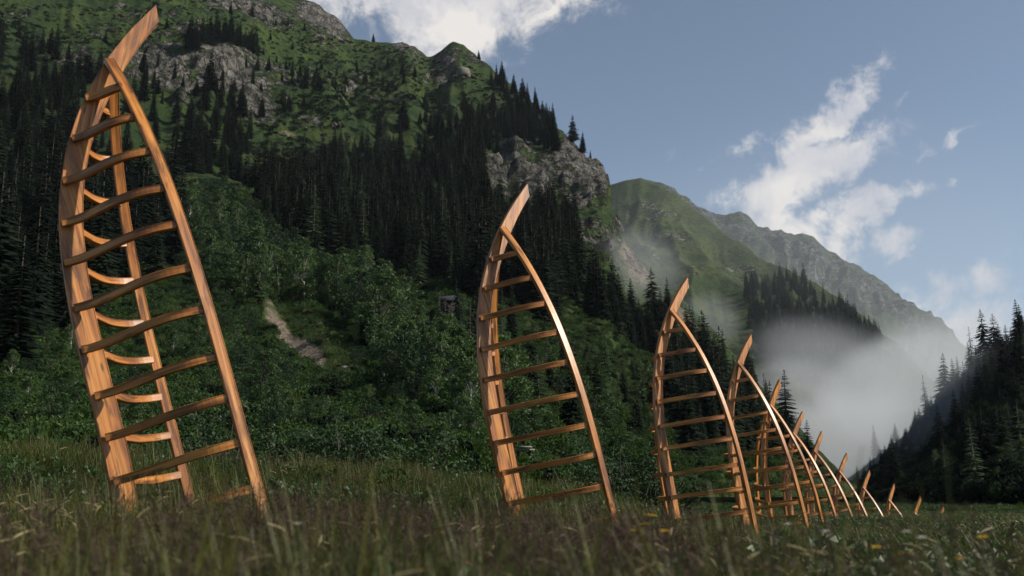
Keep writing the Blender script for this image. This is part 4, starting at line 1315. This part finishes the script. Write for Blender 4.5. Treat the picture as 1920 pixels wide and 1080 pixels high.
instancer('slope_grass', GC, sp, np.stack([rng.uniform(-.3, .3, n), rng.uniform(-.3, .3, n), rng.uniform(0, 6.28, n)], -1), np.stack([ss, ss, ss * .9], -1), rng.integers(0, 7, n), 'long grass growing between the shrubs on the slope')
p = np.concatenate([meadow_points(1000, 1.6, 9, seed=610), meadow_points(1100, 9, 20, seed=611), meadow_points(900, 20, 55, seed=612)])
q = patch(p, 3.2, 81) + .18 * (p[:, 0] < 0.5) - .25 * (p[:, 1] > 14) * (p[:, 0] > 2)
p = p[q + rng.normal(0, .10, len(p)) > .12]
n = len(p); s = rng.uniform(.75, 1.1, n) * np.where(p[:, 1] > 12, .85, 1) * (1 - .4 * smooth(24, 34, p[:, 1]) * smooth(2, 8, p[:, 0]))
instancer('seed_head_grass', HC, p, np.stack([rng.uniform(-.2, .2, n), rng.uniform(-.2, .2, n), rng.uniform(0, 6.28, n)], -1), np.stack([s, s, s], -1), rng.integers(0, 3, n), 'tall grass with purple brown seed heads')
p = np.concatenate([meadow_points(210, 1.8, 8, seed=620), meadow_points(380, 8, 30, seed=621)])
n = len(p); s = rng.uniform(.7, 1.0, n)
instancer('straw_grass', SC, p, np.stack([rng.uniform(-.2, .2, n), rng.uniform(-.2, .2, n), rng.uniform(0, 6.28, n)], -1), np.stack([s, s, s], -1), rng.integers(0, 2, n), 'pale straw coloured grass spikes')


# ------------------------------------------------------------------ flowers one can count
def flower_meshes(seed, petals, mat, R=.017):
    r = np.random.default_rng(seed); st, hd = MB(), MB()
    st.tube([[0, 0, -.05], [.01, .0, .5], [.012, .012, 1.0]], [.0028, .0022, .0016], 5)
    for ring, (rr_, zz, n) in enumerate(((1.0, .0, petals), (.6, .006, petals - 3))):
        for k in range(n):
            a = 6.283 * k / n + ring * .3
            dr = np.array([math.cos(a), math.sin(a), .35]); sd = np.array([-math.sin(a), math.cos(a), 0])
            c = np.array([.012, .012, zz])
            hd.add([c, c + dr * R * .6 * rr_ + sd * R * .28, c + dr * R * rr_, c + dr * R * .6 * rr_ - sd * R * .28], q=[[0, 1, 2, 3]])
    a, b = st.mesh('stem'), hd.mesh('blossom')
    a.materials.append(M_STEM); b.materials.append(mat)
    return a, b


FLY, FLW, FLP = flower_meshes(1, 12, M_YELLOW, .026), flower_meshes(2, 9, M_WHITE, .022), flower_meshes(3, 14, M_PURPLE, .022)


def flower(px, py, proto, label, group, hgt=.52, name='flower', size=1.0, y0=3.0):
    d = ray_dir(px, py); best = None
    for Y in np.arange(y0, 60, .1):
        q = d * (Y / d[1]); g = float(ground_z(q[0], q[1]))
        if q[2] - g < hgt + .02: best = (q, g); break
    if best is None: return
    q, g = best
    h = q[2] - g
    root = empty(name, (q[0], q[1], g), px)
    tag(root, label, 'flower', group)
    s = link('stem', proto[0], None, root); s.scale = (1, 1, max(h, .1))
    b = link('blossom', proto[1], None, root); b.location = (0, 0, h); b.scale = (size,) * 3


for px, py in ((1212, 968), (1226, 970), (1214, 986), (1192, 932), (1187, 940), (1198, 942), (1234, 952), (1203, 998), (1237, 1000)):
    flower(px, py, FLY, 'bright yellow flower in the cluster left of the foot of the third boat skeleton', 'yellow flowers by the third boat', size=1.0, name='yellow_flower')
for px, py in ((610, 876), (623, 870), (637, 868), (516, 862), (736, 858), (640, 880), (700, 862), (770, 912), (655, 871), (590, 884), (765, 886), (812, 888)):
    flower(px, py, FLY, 'small yellow flower in the grass between the two largest boat skeletons', 'yellow flowers between the largest boats', size=1.0, name='yellow_flower')
for px, py in ((92, 673), (104, 677), (112, 686), (118, 688), (100, 688)):
    p = MOUNTAIN.at(px, py + 8); r_ = empty('yellow_flower', tuple(p), px)
    tag(r_, 'yellow flower clump on the shaded slope left of the tallest boat skeleton', 'flower', 'yellow clumps on the slope')
    s = link('stem', FLY[0], None, r_); s.scale = (4, 4, 1.3); b = link('blossom', FLY[1], None, r_); b.location = (0, 0, 1.3); b.scale = (9, 9, 9)
for px, py in ((560, 985), (1093, 925), (1145, 948), (845, 905), (838, 915), (112, 842), (1500, 975), (1480, 985), (1700, 1000), (1722, 985), (1735, 1012), (1560, 1000), (1160, 958)):
    flower(px, py, FLW, 'small off white flower scattered in the meadow grass', 'white flowers in the meadow', size=1.0, name='white_flower')
for px, py in ((1546, 885), (1548, 897), (1600, 918), (1604, 921), (1616, 914), (1570, 893)):
    flower(px, py, FLP, 'purple thistle like flower among the sunken boat skeletons', 'purple flowers among the boats', hgt=1.3, size=1.8, name='purple_flower', y0=24.0)
for px, py in ((1775, 944), (1700, 1040), (1640, 1030), (1790, 1052), (1850, 1010)):
    flower(px, py, FLY, 'tiny yellow flower in the open meadow beyond the last boat tips', 'yellow flowers in the open meadow', size=.8, name='yellow_flower')


# ------------------------------------------------------------------ hut, plank, boulders, dead trunks
def hut():
    p = MOUNTAIN.at(838, 600); s = p[1] / F
    root = empty('wooden_hut', tuple(p), -.35); tag(root, 'dark timber hut with a shallow roof half hidden among the trees', 'hut')
    W, Dp, Hh = 15 * s, 13 * s, 30 * s
    mb = MB(); mb.box((0, 0, Hh * .42), (W, Dp, Hh * .55)); link('wall', mb.mesh('wall'), M_DARKWOOD, root)
    mb = MB()
    e, z0, z1, th = 1.28, Hh * .95, Hh * 1.3, .5
    V = [(-W * e, -Dp * e, z0), (W * e, -Dp * e, z0), (W * e, 0, z1), (-W * e, 0, z1), (-W * e, Dp * e, z0), (W * e, Dp * e, z0)]
    V = V + [(x, y, z + th) for x, y, z in V]
    mb.add(V, q=[[0, 1, 2, 3], [3, 2, 5, 4], [6, 9, 8, 7], [9, 10, 11, 8], [0, 6, 7, 1], [4, 5, 11, 10], [0, 3, 9, 6], [3, 4, 10, 9], [1, 7, 8, 2], [2, 8, 11, 5]])
    link('roof', mb.mesh('roof'), M_ROOF, root)
    for x in (-.45, .45):
        mb = MB(); mb.box((x * W, -Dp - .06, Hh * .62), (W * .2, .05, Hh * .13)); wi = link('window', mb.mesh('window'), M_BARK, root)
        mb = MB(); mb.box((x * W, -Dp - .12, Hh * .62), (W * .16, .03, Hh * .10)); link('pane', mb.mesh('pane'), M_PANE, wi)
    mb = MB(); mb.box((0, -Dp - 1.2, Hh * .33), (W * .95, .07, .12))
    for x in (-.9, -.3, .3, .9): mb.box((x * W, -Dp - 1.2, Hh * .16), (.08, .06, Hh * .16))
    link('railing', mb.mesh('railing'), M_BARK, root)
hut()


def plank():
    p = unproj(982, 838, 27.0)
    root = empty('plank', tuple(p), .1); tag(root, 'pale weathered planks laid across the dark hollow behind the second boat skeleton', 'plank')
    for k, (dz, dx) in enumerate(((0, 0), (-.07, .05))):
        mb = MB(); mb.box((dx, k * .12, dz), (.22 + .04 * k, .09, .02)); link('board', mb.mesh('board'), M_GREYWOOD, root)
    for x in (-.15, .17):
        mb = MB(); g = float(ground_z(p[0], p[1])) - p[2]
        mb.box((x, .1, -.16), (.03, .04, .07)); link('support', mb.mesh('support'), M_DARKWOOD, root)
plank()


def boulder(px, py, wpx, label, slope=MOUNTAIN, grp=None):
    p = slope.at(px, py); s = wpx / F * p[1] * .5
    r = np.random.default_rng(int(px))
    nu, nv = 18, 12
    u = np.linspace(0, 2 * np.pi, nu, endpoint=False); v = np.linspace(0, np.pi, nv)
    U, Vv = np.meshgrid(u, v, indexing='ij')
    D = np.stack([np.cos(U) * np.sin(Vv), np.sin(U) * np.sin(Vv), np.cos(Vv)], -1)
    rad = 1 + .35 * fbm(D * 1.3 + px, 3, .5, 3); rad = np.minimum(rad, 1.05 + .15 * ridged(D * 2 + px, 2, 4))
    P = D * rad[..., None] * np.array([1.1, .9, .7]) * s
    i = np.arange(nu)[:, None] * nv; i2 = ((np.arange(nu) + 1) % nu)[:, None] * nv; j = np.arange(nv - 1)[None]
    q = np.stack([i + j, i + j + 1, i2 + j + 1, i2 + j], -1).reshape(-1, 4)
    o = link('boulder', mesh_np('boulder', P.reshape(-1, 3), quads=q), M_ROCK)
    o.location = p + np.array([0, 0, s * .25]); o.rotation_euler = (0, 0, px)
    tag(o, label, 'boulder', grp)
boulder(705, 580, 16, 'pale boulder on the slope below the forest, right of the broadleaf trees')
boulder(682, 742, 26, 'light grey boulder under the bushes right of the gravel chute')
boulder(640, 722, 20, 'small stone block at the lower end of the gravel chute')
boulder(620, 178, 14, 'single grey rock lying on the alpine shelf', MOUNTAIN)
boulder(735, 690, 14, 'small grey stone on the bright slope below the bushy trees')
boulder(690, 545, 12, 'small white stone below the dense forest edge')
boulder(868, 150, 30, 'dark grey boulder right of the rocky knob near the skyline')


def snag(px0, py0, px1, py1, label, wpx=2.4):
    a = MOUNTAIN.at(px0, py0)
    D = a[1] * .985
    a = unproj(px0, py0, D); b = unproj(px1, py1, D)
    mb = MB(); n = np.linspace(0, 1, 6)[:, None]
    C = a + (b - a) * n; C[:, 0] += .12 * np.sin(n[:, 0] * 5)
    mb.tube(C - a, np.linspace(1, .35, 6) * wpx / F * D * .5, 5)
    r = np.random.default_rng(int(px0))
    for k in range(5):
        u = r.uniform(.3, .95); c = (b - a) * u; e = c + r.normal(size=3) * np.linalg.norm(b - a) * .10
        mb.tube([c, (c + e) / 2, e], [.02, .014, .006], 4)
    o = link('birch_trunk', mb.mesh('birch_trunk'), M_BIRCH); o.location = a
    tag(o, label, 'tree trunk')
snag(522, 560, 521, 500, 'thin upright pale birch trunk on the slope above the gravel chute')
snag(527, 562, 537, 515, 'thin leaning pale birch trunk beside the upright one above the gravel chute')
snag(521, 732, 533, 692, 'bare leaning pale trunk left of the lower gravel chute')
snag(448, 655, 470, 640, 'fallen pale trunk lying near the rail of the tallest boat skeleton', 2.0)

# ------------------------------------------------------------------ mist and air
def mist_mat(name, dens, fall, scale, seed, thr=0.35):
    m, t = new_mat(name)
    tc = t.n('ShaderNodeTexCoord')
    P = tc.outputs['Object']
    g = t.n('ShaderNodeNewGeometry')
    ln = t.vmath('LENGTH', P).outputs['Value']
    edge = t.maprange(ln, 1.0, fall, 0.0, 1.0)
    pv = t.vmath('ADD', g.outputs['Position'], (seed, seed * .7, 0)).outputs[0]
    n = t.noise(pv, scale * 1.5, 5.0, .60, 1.2)
    f = t.maprange(t.math('ADD', n, t.math('MULTIPLY', edge, .25)), thr, thr + .26)
    dn = t.math('MULTIPLY', t.math('MULTIPLY', edge, f), dens)
    vp = t.n('ShaderNodeVolumePrincipled'); vp.inputs['Color'].default_value = (.90, .94, 1.0, 1); vp.inputs['Anisotropy'].default_value = 0.0
    t.l(dn, vp.inputs['Density'])
    o = t.n('ShaderNodeOutputMaterial'); t.l(vp.outputs[0], o.inputs['Volume'])
    return m


def ball_mesh(name, nu=28, nv=16):
    u = np.linspace(0, 2 * np.pi, nu, endpoint=False); v = np.linspace(0, np.pi, nv)
    U, Vv = np.meshgrid(u, v, indexing='ij')
    P = np.stack([np.cos(U) * np.sin(Vv), np.sin(U) * np.sin(Vv), np.cos(Vv)], -1)
    i = np.arange(nu)[:, None] * nv; i2 = ((np.arange(nu) + 1) % nu)[:, None] * nv; j = np.arange(nv - 1)[None]
    return mesh_np(name, P.reshape(-1, 3), quads=np.stack([i + j, i + j + 1, i2 + j + 1, i2 + j], -1).reshape(-1, 4), smooth_shade=True)


def mist(px, py, D, ax, depth, az, dens, tilt=0.0, fall=.25, scale=.012, seed=0, thr=.35):
    o = link('mist', ball_mesh('mist'), mist_mat('mist_air', dens, fall, scale, seed, thr))
    o.location = unproj(px, py, D); o.scale = (ax / F * D, depth, az / F * D); o.rotation_euler = (0, tilt, 0)
    return tag(o, kind='stuff')


mist(1600, 870, 560, 250, 150, 150, .0075, 0, .6, .0085, 1, .38)
mist(1700, 730, 640, 170, 150, 130, .0058, -.3, .6, .0085, 2, .40)
mist(1490, 740, 560, 120, 60, 80, .0050, .3, .6, .012, 5, .42)
mist(1560, 690, 720, 190, 120, 70, .0040, .5, .5, .009, 8, .38)
mist(1200, 500, 385, 120, 25, 90, .0075, .5, .5, .016, 3, .44)
mist(1330, 600, 430, 80, 30, 60, .0055, .5, .5, .016, 6, .42)
mist(1790, 760, 290, 170, 40, 120, .0070, -.5, .4, .018, 4, .36)
mist(1760, 650, 950, 130, 120, 70, .0030, .4, .5, .008, 10, .36)
mist(1550, 620, 1500, 700, 620, 420, .00024, 0, .5, .002, 9, .10)

top_z = max(float(sl.P(np.linspace(sl.r[0, 0], sl.r[-1, 0], 300), np.ones(300))[:, 2].max()) for sl in (MOUNTAIN, GREEN, ROCKY, HILL)) + 40.0
hz = MB(); hz.box((0, 1700, (top_z - 4.0) / 2), (3200, 2100, (top_z + 4.0) / 2))
hm, t = new_mat('thin_air')
vp = t.n('ShaderNodeVolumePrincipled'); vp.inputs['Color'].default_value = (.78, .90, 1.0, 1); vp.inputs['Density'].default_value = 0.000028
o = t.n('ShaderNodeOutputMaterial'); t.l(vp.outputs[0], o.inputs['Volume'])
hzo = link('haze', hz.mesh('haze'), hm)
tag(hzo, kind='stuff')
